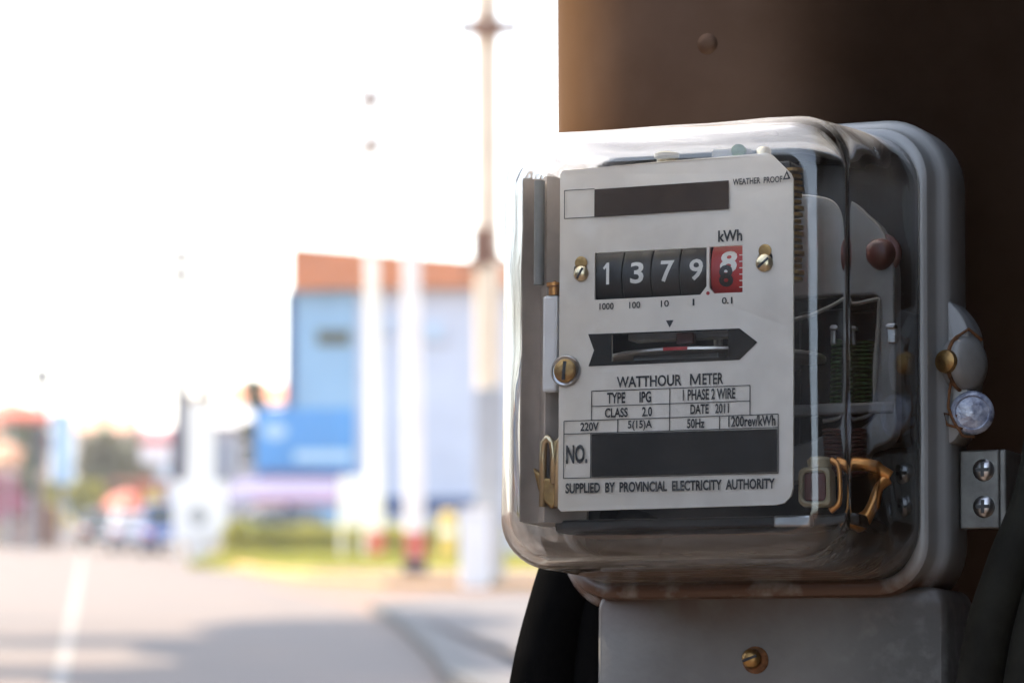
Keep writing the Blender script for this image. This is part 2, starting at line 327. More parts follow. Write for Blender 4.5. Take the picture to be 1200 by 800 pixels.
# ================================================================== THE METER
yaw, tilt, roll = radians(-24), radians(-4.0), radians(1.21)
B = Matrix(((1, 0, 0), (0, 0, -1), (0, 1, 0)))
MR = Matrix.Rotation(yaw, 3, 'Z') @ B @ Matrix.Rotation(tilt, 3, 'X') @ Matrix.Rotation(roll, 3, 'Z')
MO = Vector((.0559, 1.2, 1.658))
MW = Matrix.Translation(MO) @ MR.to_4x4()
meter = bpy.data.objects.new('electricity_meter', None); COL.objects.link(meter); meter.matrix_world = MW
tag(meter, 'grey electricity meter with clear domed glass cover and white dial plate', 'electricity meter')
def L(u, v, w_): return (u * mm, v * mm, w_ * mm)

# --- base: flanged tub
def base_ring(grow, w_, r=24):
    return [L(*p) for p in rrect(1.5, -4.0, 74.5 + grow, 88 + grow, r + grow, w_, 10, 5)]
b = MB()
prof = [(-11, -70), (-10.6, -63.2), (-10, -62.2), (-9, -61.8), (-6.5, -61.8), (-5.2, -62.6), (-4.6, -64.5), (-4.4, -69), (-3.6, -70.6), (-2.0, -71.3), (-.8, -72.5), (-.2, -75), (0, -92), (-2, -95)]
b.rings([base_ring(g, w_) for g, w_ in prof], cap1=True)
b.build('base', 'base', meter, smooth='auto')
b = MB(); b.rings([base_ring(-10.7, -66), base_ring(-10.8, -90)], cap1=True)
b.build('base_lining', 'inside', meter)
# widened ear on the right that carries the sealing screw
e = MB(); pts = [(73, 19), (76.5, 17), (79.5, 13), (82, 9.5), (83.5, 5), (83.5, -8), (82, -18), (81, -26), (79, -31), (76, -34), (73, -34)]
pts = [((1 - t) * Vector(a) + t * Vector(b_)) for a, b_ in zip(pts, pts[1:] + pts[:1]) for t in (0, .5)]
for _ in range(3): pts = [(pts[i - 1] + pts[i] * 2 + pts[(i + 1) % len(pts)]) / 4 if pts[i].x > 74 else pts[i] for i in range(len(pts))]
e.prism([(p[0] * mm, p[1] * mm) for p in pts], -91 * mm, -73 * mm)
e.build('screw_ear', 'base', meter, bevel=.0018, smooth='auto')

# --- glass cover: a solid shell, outer skin and inner skin joined at the rim
def cov(hx, hy, r, w_, cx, cy): return rrect(cx, cy, hx, hy, r, w_, 10, 8)
def skin(off):
    rs = []
    # side wall from the rim forward, tapering
    wr = -65.5
    for k in range(14):
        t = k / 13; w_ = wr + t * (0 - wr)
        hx = 67.4 - 3.7 * t - off; hy = 79.3 - 3.0 * t - off; r = 20 - 2 * t - off * .6
        rs.append(cov(hx, hy, r, w_, 1.3 - 1.05 * t, -2.6 - 1.0 * t))
    R = 12.0 - off
    for k in range(1, 11):
        q = pi / 2 * k / 10
        ins = R * (1 - cos(q)); w_ = 0 + R * sin(q)
        rs.append(cov(63.7 - off - ins, 76.3 - off - ins, max(18 - off * .6 - ins * .75, 3), w_, .25, -3.6))
    hx, hy = 63.7 - off - R, 76.3 - off - R
    for g in (2.5, 12, 25):
        rs.append(cov(hx - g, hy - g, 6, R, .25, -3.6))
    return rs
import mathutils.noise as mn
def wav(p, amp):
    q = Vector(p) * 0.045
    n_ = mn.noise_vector(q) * amp
    return (p[0] + n_.x, p[1] + n_.y, p[2] + n_.z * 0.25)
outer = skin(0); inner = skin(2.6)
outer = [[L(*wav(p, .5)) for p in r] for r in outer]; inner = [[L(*wav((p[0] + 31, p[1] + 7, p[2]), .7)) for p in r] for r in inner]
inner = [[(x - .031, y - .007, z) for x, y, z in r] for r in inner]
g = MB(); n_ = len(outer[0])
allr = outer[::-1] + inner
g.rings(allr, cap0=True, cap1=True)
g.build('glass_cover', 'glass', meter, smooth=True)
# rubber gasket the glass stands on
gk = MB(); gk.rings([[L(*p) for p in rrect(1.3, -2.6, h, k_, r, w_, 10, 3)] for h, k_, r, w_ in ((67.6, 79.4, 21, -69), (67.6, 79.4, 21, -66), (65, 76.6, 18, -66), (65, 76.6, 18, -69))], close=True)
gk.build('gasket', 'inside', meter)

# --- name plate with real openings
plate_out = [(-43.1, 58.2), (-42, 59.5), (0, 60.3), (33.5, 61), (35.5, 60.2), (42.2, 53.4), (43.1, 51.5), (43.1, 0), (43, -54), (42.2, -56.6), (40, -58.8), (37, -59.4), (0, -59.7), (-41.8, -60), (-43, -58.8)]
U = lambda P: [(a * mm, b_ * mm) for a, b_ in P]
win1 = [(-29.6, 13.2), (-29.6, 29.6), (11.9, 29.5), (11.9, 16), (9.6, 13.2)]
win2 = [(13.0, 15.5), (13.0, 29.6), (25, 29.6), (25, 13.4), (14.6, 13.4)]
win3 = [(-23, -8.6), (-23, 0.9), (20, 0.6), (20, -8.8)]
hole = circ(-40.6, -11, 5.1)
plate = curve_plate('name_plate', U(plate_out), [U(win1), U(win2), U(win3), [(x * mm, y * mm) for x, y in circ(-35.0, 24.3, 2.5)], [(x * mm, y * mm) for x, y in circ(33.2, 24.8, 2.6)]], -.9 * mm, -.1 * mm, 'plate', meter, .00012)
# slight bow of the enamelled sheet
for v in plate.data.vertices:
    v.co.z -= 0.0006 * (v.co.x / .043) ** 4
W1 = .18 * mm
def tx(s, u0, u1, v0, v1, wt=0.0, sl=0.0, m_='print'): return text(s, u0 * mm, u1 * mm, v0 * mm, v1 * mm, W1, m_, plate, wt + .014, sl)
def lines(segs, t=.28):
    q = MB()
    for x0, y0, x1, y1 in segs:
        if abs(x1 - x0) > abs(y1 - y0): q.box(L(x0, y0 - t / 2, .03), (x1 * mm, (y0 + t / 2) * mm, .12 * mm))
        else: q.box(L(x0 - t / 2, min(y0, y1), .04), ((x0 + t / 2) * mm, max(y0, y1) * mm, .14 * mm))
    return q.build('table_rule', 'print', plate)
bar = curve_plate('redaction_bar', U([(-29.8, 42.2), (-29.8, 52.0), (20, 52.2), (20, 42.3)]), [], 0.02 * mm, .16 * mm, 'barflare', plate)
lines([(-41.1, 52.2, -29.8, 52.2), (-41.1, 42.3, -29.8, 42.3), (-41.1, 42.3, -41.1, 52.2)], .25)
tx('WEATHER  PROOF', 21.5, 39.5, 50.4, 52.6, .01)
curve_plate('triangle_mark', U([(39.6, 51.2), (42.4, 51.4), (41.1, 54.4)]), [U([(40.3, 51.7), (41.6, 51.8), (41.0, 53.3)])], .02 * mm, .15 * mm, 'print', plate)
tx('kWh', 16.2, 25.0, 31.0, 35.0, .012)
for s_, a, c_ in (('1000', -27.6, -22.3), ('100', -16.5, -12.4), ('10', -4.8, -1.8), ('1', 6.9, 7.6), ('0.1', 17.6, 21.4)):
    tx(s_, a, c_, 9.6, 11.9, 0)
dot = curve_plate('decimal_point', [(x * mm, y * mm) for x, y in circ(12.5, 13.6, .65, 12)], [], .02 * mm, .15 * mm, 'red', plate)
curve_plate('pointer_mark', U([(-2.9, 4.9), (-.1, 4.9), (-1.5, 2.4)]), [], .02 * mm, .15 * mm, 'print', plate)
curve_plate('arrow_band', U([(-31.8, 1.3), (24, 1.0), (30.4, -4.0), (24, -9.8), (-31.6, -9.9), (-29.6, -4.4)]), [U([(-23, -8.5), (-23, 0.8), (20, .5), (20, -8.7)])], .01 * mm, .13 * mm, 'bar', plate)
tx('WATTHOUR', -21.0, 3.0, -17.8, -13.9, .008)
tx('ETER', 10.6, 18.2, -17.8, -13.9, .008)
curve_plate('lettering', U([(6.0, -17.8), (6.0, -13.9), (6.75, -13.9), (7.95, -16.6), (9.15, -13.9), (9.9, -13.9), (9.9, -17.8), (9.3, -17.8), (9.3, -15.1), (8.2, -17.5), (7.7, -17.5), (6.6, -15.1), (6.6, -17.8)]), [], .17 * mm, .18 * mm, 'print', plate)
tx('TYPE      IPG', -24.6, -8.2, -23.2, -19.6 + .3, .012)
tx('1 PHASE 2 WIRE', 3.4, 22.6, -23.0, -19.2, .012)
tx('CLASS      2.0', -25.4, -7.8, -28.0, -24.7, .012)
tx('DATE   2011', 6.2, 20.2, -27.8, -24.4, .012)
tx('220V', -34.5, -27.6, -32.6 + .2, -29.4, .012)
tx('5(15)A', -16.8, -7.8, -32.8, -29.2, .012)
tx('50Hz', 5.0, 11.4, -32.6, -29.3, .012)
tx('1200rev/kWh', 20.0, 37.0, -32.6, -28.9, .012)
lines([(-30.4, -18.6, 27.8, -18.6), (-30.4, -23.9, 27.8, -23.9), (-40.7, -28.7, 37.9, -28.7), (-40.7, -33.2, 37.9, -33.2), (-40.7, -48.4 - .2, 37.9, -48.6),
       (-30.4, -28.7, -30.4, -18.6), (-1.4, -33.2, -1.4, -18.6), (27.8, -28.7, 27.8, -18.6), (-20.6, -33.2, -20.6, -28.7), (16.8, -33.2, 16.8, -28.7),
       (-40.7, -48.6, -40.7, -28.7), (37.9, -48.6, 37.9, -28.7), (-30.6, -48.6, -30.6, -33.2)])
tx('NO.', -39.8, -31.8, -43.6, -37.0, .02)
curve_plate('redaction_bar', U([(-30.3, -48.3), (-30.3, -33.5), (37.5, -33.7), (37.5, -48.3)]), [], .0 * mm, .17 * mm, 'bar', plate)
tx('SUPPLIED  BY  PROVINCIAL  ELECTRICITY  AUTHORITY', -39.9, 36.8, -53.9, -50.3, .02)

# --- counter drums behind the openings
def drum(u0, u1, m_):
    d = MB(); R = 14; c = (0, 21.2 * mm, -15.0 * mm)
    d.lathe((u0 * mm, c[1], c[2]), (1, 0, 0), [(0, .002), (0, (R - .3) * mm), (.25 * mm, R * mm), ((u1 - u0 - .25) * mm, R * mm), ((u1 - u0) * mm, (R - .3) * mm), ((u1 - u0) * mm, .002)], 64)
    return d.build('counter_drum', m_, meter, smooth='auto')
def on_drum(o, R=14):
    bm = bmesh.new(); bm.from_mesh(o.data)
    ys = [v.co.y for v in bm.verts]; y0, y1 = min(ys), max(ys)
    for k in range(1, 12):
        bmesh.ops.bisect_plane(bm, geom=bm.verts[:] + bm.edges[:] + bm.faces[:], plane_co=(0, y0 + (y1 - y0) * k / 12, 0), plane_no=(0, 1, 0))
    bm.to_mesh(o.data); bm.free()
    for v in o.data.vertices:
        a = (v.co.y - 21.2 * mm) / (R * mm)
        v.co.y = 21.2 * mm + sin(a) * (R + .08) * mm; v.co.z = -15.0 * mm + cos(a) * (R + .08) * mm
xs = [(-30.4, -19.9), (-19.75, -9.1), (-8.95, 1.4), (1.55, 12.4)]
for (a, c_), ch, cu in zip(xs, '1379', (-24.9, -14.2, -3.0, 7.7)):
    d = drum(a, c_, 'drum')
    hw = 1.3 if ch == '1' else 2.5
    if ch == '1':
        t_ = curve_plate('numeral', U([(cu - 1.6, 24.2), (cu - 1.1, 23.6), (cu - .35, 24.3), (cu - .35, 18.4), (cu + .75, 18.4), (cu + .75, 26), (cu - .1, 26)]), [], 0, 0.00001, 'white', d)
    else: t_ = text(ch, (cu - hw) * mm, (cu + hw) * mm, 18.4 * mm, 26.0 * mm, 0, 'white', d, .018, name='numeral'); on_drum(t_)
d = drum(12.8, 25.4, 'red')
t_ = text('8', (16.4) * mm, (22.6) * mm, 20.4 * mm, 28.4 * mm, 0, 'white', d, .035, name='numeral'); on_drum(t_)
t_ = text('8', (16.0) * mm, (21.2) * mm, 15.6 * mm, 23.2 * mm, 0, 'print', d, .04, name='numeral'); on_drum(t_, 14.06)
tick = MB()
for k in range(6): tick.box(L(23.6, 15.2 + k * 2.2, -1.05), L(24.9, 15.5 + k * 2.2, -.85))
tick.build('graduation', 'white', d)
pf = MB(); pf.box(L(-31, 11, -26), L(27, 32, -22)); pf.build('counter_frame', 'inside', meter)

# --- rotating disc, seen in the arrow slot and edge-on from the side
dk = MB(); dk.lathe(L(0, -4.6, -43), (0, 1, 0), [(-.7 * mm, 0.001), (-.7 * mm, 39.6 * mm), (-.4 * mm, 40 * mm), (.4 * mm, 40 * mm), (.7 * mm, 39.6 * mm), (.7 * mm, 0.001)], 96)
disc = dk.build('rotating_disc', 'alu', meter, smooth='auto')
rm = MB()
for k in range(8):
    a0 = radians(-90 - 6 + k * 1.6); a1 = radians(-90 - 6 + (k + 1) * 1.6); R_ = 40.1
    rm.add([L(R_ * cos(a0) - 1, -5.2, -43 - R_ * sin(a0)), L(R_ * cos(a1) - 1, -5.2, -43 - R_ * sin(a1)), L(R_ * cos(a1) - 1, -4.0, -43 - R_ * sin(a1)), L(R_ * cos(a0) - 1, -4.0, -43 - R_ * sin(a0))], [(0, 1, 2, 3)])
rm.build('red_mark', 'red', disc)
sp = MB(); sp.tube([L(0, -40, -43), L(0, 30, -43)], 1.6 * mm, 12); sp.build('spindle', 'steel', meter)
br = MB(); br.box(L(-20, -9.6, -20), L(12, -5.2, -12)); br.box(L(-22, 0, -20), L(18, 3, -12)); br.build('disc_bridge', 'cast', meter, bevel=.0006)
rr = MB(); rr.box(L(-2, -2.6, -10), L(4.5, 1.4, -7)); rr.build('worm_wheel', 'redplug', meter, bevel=.0005)

# --- cast frame behind the plate: outer edge arched, window openings through it
def arc(cx, cy, rx, ry, a0, a1, n=10): return [(cx + rx * cos(radians(a0 + (a1 - a0) * k / n)), cy + ry * sin(radians(a0 + (a1 - a0) * k / n))) for k in range(n + 1)]
fo = [(-52, 48), (-52, -30)] + arc(-44, -36, 8, 8, 180, 270, 6) + [(20, -50)] + [(46, -44), (58, -36)] + arc(54, -28, 9, 9, -45, 0, 5) + [(63, 10)] + arc(33, 22, 30, 31, 0, 90, 12) + arc(-44, 45, 8, 8, 90, 180, 5)
h1 = rpoly(20, -27, 57, 17, 4, 5)
h1 = [(x, y if y > -20 else y + (x - 57) * .28) for x, y in h1]
fr = curve_plate('cast_frame', U(fo), [U(h1), U(rpoly(-44, -24, 14, 17, 4, 5))], -52 * mm, -46 * mm, 'cast', meter, .0011)
for p_ in fr.data.polygons: p_.use_smooth = False
cr = MB(); cr.box(L(-50, -25, -51), L(62, -21, -44)); cr.build('cross_rib', 'cast', meter, bevel=.001)
q = MB(); lp = smooth_path([L(x, y, -45.6) for x, y in ((22, 16.6 - 9), (38, 12), (54.5, 15.4), (56.4, 12), (56.6, -8), (56.4, -22), (53, -25.5), (40, -27))], 6); q.tube(lp, .75 * mm, 8); q.build('window_glint', 'cap', meter, smooth=True)  # pale tube standing in for the highlight on the opening's bevel
q = MB(); q.tube(smooth_path([L(x, y, -45.6) for x, y in ((24, 53.2), (33, 52.6), (45, 50), (54, 44), (60, 34), (62.4, 22))], 6), .7 * mm, 8); q.build('shoulder_glint', 'cap', meter, smooth=True)  # pale tube standing in for the highlight along the frame's shoulder
# red plug
pg = MB(); pg.lathe(L(57.5, 31, -47), (0, 0, 1), [(0, 7.4 * mm), (1.0 * mm, 7.4 * mm), (1.6 * mm, 6.6 * mm), (1.6 * mm, 5.6 * mm), (4.5 * mm, 5.2 * mm), (6 * mm, 4.2 * mm), (6.6 * mm, 2.6 * mm), (6.7 * mm, 0)], 32)
pg.build('red_plug', 'redplug', meter, smooth='auto')
# magnet core and coils behind
mg = MB(); mg.box(L(24, -34, -80), L(60, 14, -60)); mg.build('magnet_core', 'inside', meter, bevel=.001)
co = MB()
for k in range(16): co.lathe(L(47, -22 + k * 1.5, -56), (0, 1, 0), [(0, 5.2 * mm), (.35 * mm, 6 * mm), (1.0 * mm, 6 * mm), (1.35 * mm, 5.2 * mm)], 24)
co.build('coil', 'green', meter, smooth='auto')
co = MB()
for k in range(12): co.lathe(L(47.5, -46 + k * 1.3, -40), (0, 1, 0), [(0, 5.5 * mm), (.3 * mm, 6.2 * mm), (.9 * mm, 6.2 * mm), (1.2 * mm, 5.5 * mm)], 24)
co.build('coil', 'redplug', meter, smooth='auto')
cl_ = MB()
for u_ in (44.5, 61): cl_.box(L(u_, -1, -43), L(u_ + 3.5, 6, -41)); cl_.box(L(u_, 4, -42), L(u_ + 5, 5.4, -39))
cl_.build('spring_clip', 'steel', meter, bevel=.0004)
# knurled gear train at the plate's right edge
gt = MB()
for k in range(18):
    v_ = 17 + k * 2.2; rj = 3.0 + .5 * math.sin(k * 1.9)
    gt.lathe(L(41.8, v_, -5), (0, 1, 0), [(0, .5 * mm), (.1 * mm, rj * mm), (1.3 * mm, rj * mm), (1.4 * mm, .5 * mm)], 14)
gt.build('gear_train', 'brassold', meter)
# side pillar of the register at left, copper tip above it
pl = MB(); pl.box(L(-50.5, -18, -6.5), L(-44.5, 16, -2.5)); pl.build('register_post', 'whitewash', meter, bevel=.0012)
ct = MB(); ct.lathe(L(-46.5, 16, -4.5), (0, 1, 0), [(0, 2.2 * mm), (3 * mm, 2.2 * mm), (3.2 * mm, 3 * mm), (4.4 * mm, 3 * mm), (4.6 * mm, 1 * mm), (5.4 * mm, 0)], 18); ct.build('post_nut', 'copper', meter, smooth='auto')
sg = MB(); prof_ = [(-60.3, -30), (-60.5, -7), (-60.2, -4.8), (-59.6, -4.8), (-58.6, -7), (-57.2, -10.5), (-55.2, -12), (-53.4, -10.8), (-52.4, -8), (-50.8, -7), (-49.2, -8.6), (-47.2, -14), (-44, -18), (-40, -19), (-40, -21), (-60, -31)]
sg.rings([[L(u_, v_, w_) for u_, w_ in prof_] for v_ in (-63, -61, -30, 0, 30, 56, 59)], cap0=True, cap1=True)
sg.build('side_channel', 'guard', meter, smooth='auto')
sg = MB(); sg.tube([L(-52.6, 20, -4.5), L(-52.6, 57, -4.5)], 1.9 * mm, 16); sg.build('streak_rod', 'cap', meter, smooth='auto')  # pale rod added to imitate a vertical streak of light
# things peeping over the top edge of the plate
tp = MB(); tp.lathe(L(-6, 61, -8), (0, 1, 0), [(-6 * mm, 3 * mm), (1.2 * mm, 3.4 * mm), (2 * mm, 4.4 * mm), (3.4 * mm, 4.4 * mm), (4.0 * mm, 3.4 * mm), (4.1 * mm, 0)], 20); tp.build('top_bearing_cap', 'cream', meter, smooth='auto')
tp = MB(); tp.box(L(11, 54, -14), L(24, 65, -6)); tp.build('top_block', 'cap', meter, bevel=.0012)
tp = MB(); tp.lathe(L(21.5, 63.5, -6.2), (0, 0, 1), [(0, 2.6 * mm), (1.2 * mm, 2.6 * mm), (1.6 * mm, 1.6 * mm), (1.7 * mm, 0)], 16); tp.build('green_stud', 'green', meter, smooth='auto')
tp = MB(); tp.lathe(L(30.5, 61.8, -6), (0, 1, 0), [(-5 * mm, 2.4 * mm), (1.4 * mm, 2.6 * mm), (2.4 * mm, 1.8 * mm), (2.6 * mm, 0)], 16); tp.build('brass_stud', 'brass', meter, smooth='auto')
tb = MB(); tb.box(L(-40, 50, -24), L(38, 60, -12)); tb.build('top_yoke', 'inside', meter, bevel=.001)

# plate screws (slotted, domed brass)
def slot_screw(name, c, r, m_, parent, ang=30, axis=(0, 0, 1), h=1.6):
    s_ = MB(); s_.lathe(c, axis, [(-2 * mm, r * .6), (0, r * .7), (0, r), (h * .4 * mm, r), (h * .75 * mm, r * .82), (h * mm, r * .5), (h * 1.02 * mm, 0)], 24)
    o = s_.build(name, m_, parent, smooth='auto')
    ax = Vector(axis).normalized(); up = Vector((0, 1, 0)); sd = ax.cross(up).normalized()
    q = MB(); Rq = Matrix.Rotation(radians(ang), 3, ax)
    a = Rq @ sd; b_ = ax.cross(a); cc = Vector(c) + ax * (h * 1.0 * mm)
    vs = [cc + a * i * r * .8 + b_ * j * r * .14 + ax * k * .0002 for i in (-1, 1) for j in (-1, 1) for k in (-1, .6)]
    q.add(vs, [(0, 1, 3, 2), (4, 6, 7, 5), (0, 4, 5, 1), (2, 3, 7, 6), (0, 2, 6, 4), (1, 5, 7, 3)])
    q.build('slot', 'inside', o)
    return o
slot_screw('plate_screw', L(-34.6, 22.6, -.1), 2.7 * mm, 'brass', meter, 60)
slot_screw('plate_screw', L(33.0, 23.0, -.1), 3.0 * mm, 'brass', meter, 40)
for u_, v_ in ((-34.7, 26.4), (33.2, 27.2)):
    q = MB(); q.lathe(L(u_, v_, -.05), (0, 0, 1), [(0, 2.3 * mm), (.3 * mm, 2.3 * mm), (.4 * mm, 1.9 * mm), (.2 * mm, 0)], 20); q.build('keyhole_washer', 'brassold', meter, smooth='auto')
q = MB(); q.lathe(L(-40.2, -11.2, -.1), (0, 0, 1), [(0, 5.6 * mm), (.5 * mm, 5.5 * mm), (.9 * mm, 5.0 * mm), (.5 * mm, 4.4 * mm)], 36); q.build('adjuster_ring', 'steel', meter, smooth='auto')
slot_screw('adjuster_screw', L(-40.2, -11.2, .4), 4.1 * mm, 'brassold', meter, 85, h=1.2)

# terminals: brass loops at bottom left, lug and copper wire at bottom right
for u_ in (-50.2, -44.6):
    q = MB(); q.tube([L(u_, -58, -4), L(u_, -40, -4), L(u_ + .5, -35.5, -3.5), L(u_ + 2, -34, -3), L(u_ + 3.6, -35.5, -3.5), L(u_ + 4, -40, -4), L(u_ + 4, -50, -4)], 1.35 * mm, 10)
    q.build('brass_loop', 'brass', meter, smooth=True)
q = MB(); q.prism(U([(-54, -44), (-51, -55), (-46.5, -59), (-41, -54), (-39, -42), (-45.5, -48), (-49, -48)]), -7 * mm, -3 * mm); q.build('brass_saddle', 'brassold', meter, bevel=.0008)
q = MB(); q.box(L(-47, -46, -7), L(-43, -36, -4.5)); q.build('insulator', 'redplug', meter, bevel=.0005)
lug = MB(); lug.rings([[L(*p) for p in rrect(47.6, -52.8, hx, hy, 2.4, w_, 5, 2)] for hx, hy, w_ in ((5.4, 6.6, -16), (5.8, 7, -12), (5.4, 6.6, -8.6), (4.6, 5.8, -8), (4.1, 5.3, -8.4), (4, 5.1, -10.5))], cap0=True, cap1=True, mi=0)
lo = lug.build('terminal_lug', 'cream', meter, smooth='auto')
q = MB(); q.box(L(43.9, -57.6, -10.3), L(51.3, -48.0, -9.2)); q.build('red_insert', 'redplug', lo, bevel=.0006)
q = MB(); q.lathe(L(48.4, -46.2, -12), (0, 1, 0), [(0, 4.2 * mm), (2.6 * mm, 4.4 * mm), (3.6 * mm, 3.6 * mm), (4.0 * mm, 0)], 20); q.build('lug_cap', 'cream', lo, smooth='auto')
q = MB(); q.tube(smooth_path([L(52, -43.5, -24), L(57, -44, -24), L(63, -45.5, -26), L(68, -48.5, -28)]), 2.3 * mm, 14); q.build('copper_wire', 'copper', meter, smooth=True)
q = MB(); q.tube(smooth_path([L(67, -49, -28), L(64, -52, -26), L(61.5, -58, -25), L(58.5, -63, -24), L(55, -66, -22)]), 2.3 * mm, 14); q.build('copper_wire', 'copper', meter, smooth=True)
q = MB(); q.tube(smooth_path([L(52.5, -43.5, -12), L(55.5, -45.5, -12), L(56.2, -52, -12), L(55.5, -58, -12), L(52, -61, -12)]), 1.2 * mm, 10); q.build('copper_wire', 'copper', meter, smooth=True)
q = MB(); q.box(L(34, -66.5, -10), L(47, -62.5, -6)); q.build('terminal_strip', 'steel', meter, bevel=.0008)
q = MB(); q.box(L(-50, -66, -50), L(60, -62, -14)); q.build('terminal_shelf', 'inside', meter, bevel=.001)

# --- terminal cover under the base
tc_ = MB()
def tcr(gx, gy, w_, r=6): return [L(*p) for p in rrect(9.6, -144, 66 + gx, 60 + gy, r, w_, 6, 3)]
tc_.rings([tcr(0, 0, -99), tcr(0, 0, -70), tcr(-.5, -.5, -68.2), tcr(-1.8, -1.8, -67)], cap0=True, cap1=True)
tcv = tc_.build('terminal_cover', 'cover', meter, smooth='auto')
q = MB(); q.lathe(L(5.2, -109.3, -67.2), (0, 0, 1), [(0, 4.9 * mm), (.6 * mm, 4.9 * mm), (.8 * mm, 4.3 * mm), (.8 * mm, 0)], 24); q.build('washer', 'rust', tcv, smooth='auto')
slot_screw('cover_screw', L(4.2, -108.8, -65.8), 3.5 * mm, 'brassold', meter, 20, h=2.6)

# --- sealing screws on the right flank
def cyl_x(name, c, prof, m_, parent, n=32, axis=(1, 0, .25)):
    q = MB(); q.lathe(c, axis, [(a * mm, r * mm) for a, r in prof], n); return q.build(name, m_, parent, smooth='auto')
cyl_x('seal_cap', L(79.8, -5.0, -76), [(-3, 9.2), (0, 9.8), (2, 10.0), (3.6, 9.4), (4.8, 8), (5.6, 5.4), (6, 3), (6.1, 0)], 'cap', meter, 36, (1, 0, .35))
q = MB(); q.lathe(L(79.8, -5.0, -76), (1, 0, .35), [(-.6 * mm, 9.9 * mm), (.2 * mm, 10.7 * mm), (1.0 * mm, 10.6 * mm), (1.3 * mm, 9.9 * mm)], 40); q.build('rust_ring', 'rust', meter, smooth='auto')
q = MB(); q.lathe(L(77, -5, -69), (-.3, 0, 1), [(-4 * mm, 4 * mm), (2 * mm, 4.3 * mm), (3.4 * mm, 4 * mm), (4.2 * mm, 2.5 * mm), (4.3 * mm, 0)], 24); q.build('sealing_screw', 'brassold', meter, smooth='auto')
q = MB(); q.lathe(L(76.5, -5, -74), (-.1, 0, 1), [(-3 * mm, 5.2 * mm), (0 * mm, 5.6 * mm), (.8 * mm, 5 * mm), (.9 * mm, 0)], 24); q.build('rusted_collar', 'rust', meter, smooth='auto')
q = MB(); q.lathe(L(83.5, -22.8, -74), (.3, 0, 1), [(-2.4 * mm, 6.2 * mm), (-1 * mm, 7.6 * mm), (1 * mm, 7.8 * mm), (2.2 * mm, 7.0 * mm), (2.6 * mm, 6.1 * mm), (2.0 * mm, 5.6 * mm), (2.9 * mm, 3 * mm), (3.1 * mm, 0)], 32); q.build('seal_bead', 'clearbead', meter, smooth='auto')
q = MB(); q.tube([L(78, -9, -69), L(76.5, -15, -70), L(76, -21, -70), L(78, -26, -70), L(81, -31, -71), L(85, -31.5, -72)], .55 * mm, 8); q.build('seal_wire', 'rust', meter, smooth=True)
q = MB(); q.tube([L(78, -3, -69), L(79.5, 4, -70), L(83, 6.8, -72), L(87, 3, -75)], .6 * mm, 8); q.build('seal_wire', 'rust', meter, smooth=True)
q = MB(); q.tube([L(79, -24, -70.5), L(74.5, -23, -70), L(75.5, -27, -70), L(81, -28.5, -71)], .5 * mm, 8); q.build('seal_wire', 'rust', meter, smooth=True)

# ================================================================== WHAT THE METER HANGS ON
def place(name): 
    o = bpy.data.objects.new(name, None); COL.objects.link(o); o.matrix_world = MW; return o
# bracket
bk = place('mounting_bracket'); tag(bk, 'small zinc bracket with two cross-head screws beside the meter', 'bracket')
q = MB(); q.box(L(76.0, -63, -86), L(90.5, -35, -83)); q.box(L(90.5, -63, -112), L(93, -35, -83)); q.build('bracket_plate', 'bracket', bk, bevel=.0006)
def cross_screw(c, r, parent):
    s_ = MB(); s_.lathe(c, (0, 0, 1), [(0, r), (.6 * mm, r), (1.6 * mm, r * .75), (2 * mm, r * .35), (2.02 * mm, 0)], 24)
    o = s_.build('screw', 'steel', parent, smooth='auto')
    x, y, z = c; t = r * .16; l_ = r * .62; q = MB()
    q.box((x - l_, y - t, z + .0011), (x + l_, y + t, z + .00215)); q.box((x - t, y - l_, z + .0011), (x + t, y + l_, z + .0022)); q.build('cross_slot', 'inside', o)
cross_screw(L(85, -42.2, -83), 3.9 * mm, bk); cross_screw(L(85, -55.2, -83), 3.9 * mm, bk)

# pole: big, slightly tapering round post
PR = .09; C1 = Vector((.108, 1.38)); FD = Vector((.95, .312)).normalized(); C2 = C1 + FD * .42; fa = math.atan2(-FD.x, FD.y)
sec = [(C1.x + PR * cos(a), C1.y + PR * sin(a)) for a in [fa - pi * k / 28 for k in range(29)]]
sec += [(C1.x + FD.x * .42 * t - FD.y * PR, C1.y + FD.y * .42 * t + FD.x * PR) for t in (.25, .5, .75)]
sec += [(C2.x + PR * cos(a), C2.y + PR * sin(a)) for a in [fa + pi - pi * k / 28 for k in range(29)]]
sec += [(C1.x + FD.x * .42 * t + FD.y * PR, C1.y + FD.y * .42 * t - FD.x * PR) for t in (.75, .5, .25)]
q = MB(); q.rings([[(x + .0006 * sin(k * .9 + 40 * x), y, -.3 + k * .125) for x, y in sec] for k in range(41)], cap0=True, cap1=True)
pole = q.build('service_post', 'pole', None, smooth='auto'); tag(pole, 'thick dark brown round edged post that the meter hangs on', 'post')
q = MB(); ang = radians(-113); q.lathe((C1.x + (PR - .001) * cos(ang), C1.y + (PR - .001) * sin(ang), 1.771), (cos(ang), sin(ang), 0), [(-.002, .0045), (.0005, .0045), (.0016, .0035), (.002, .0015), (.002, 0)], 20)
q.build('bolt_head', 'pole', pole, smooth='auto')

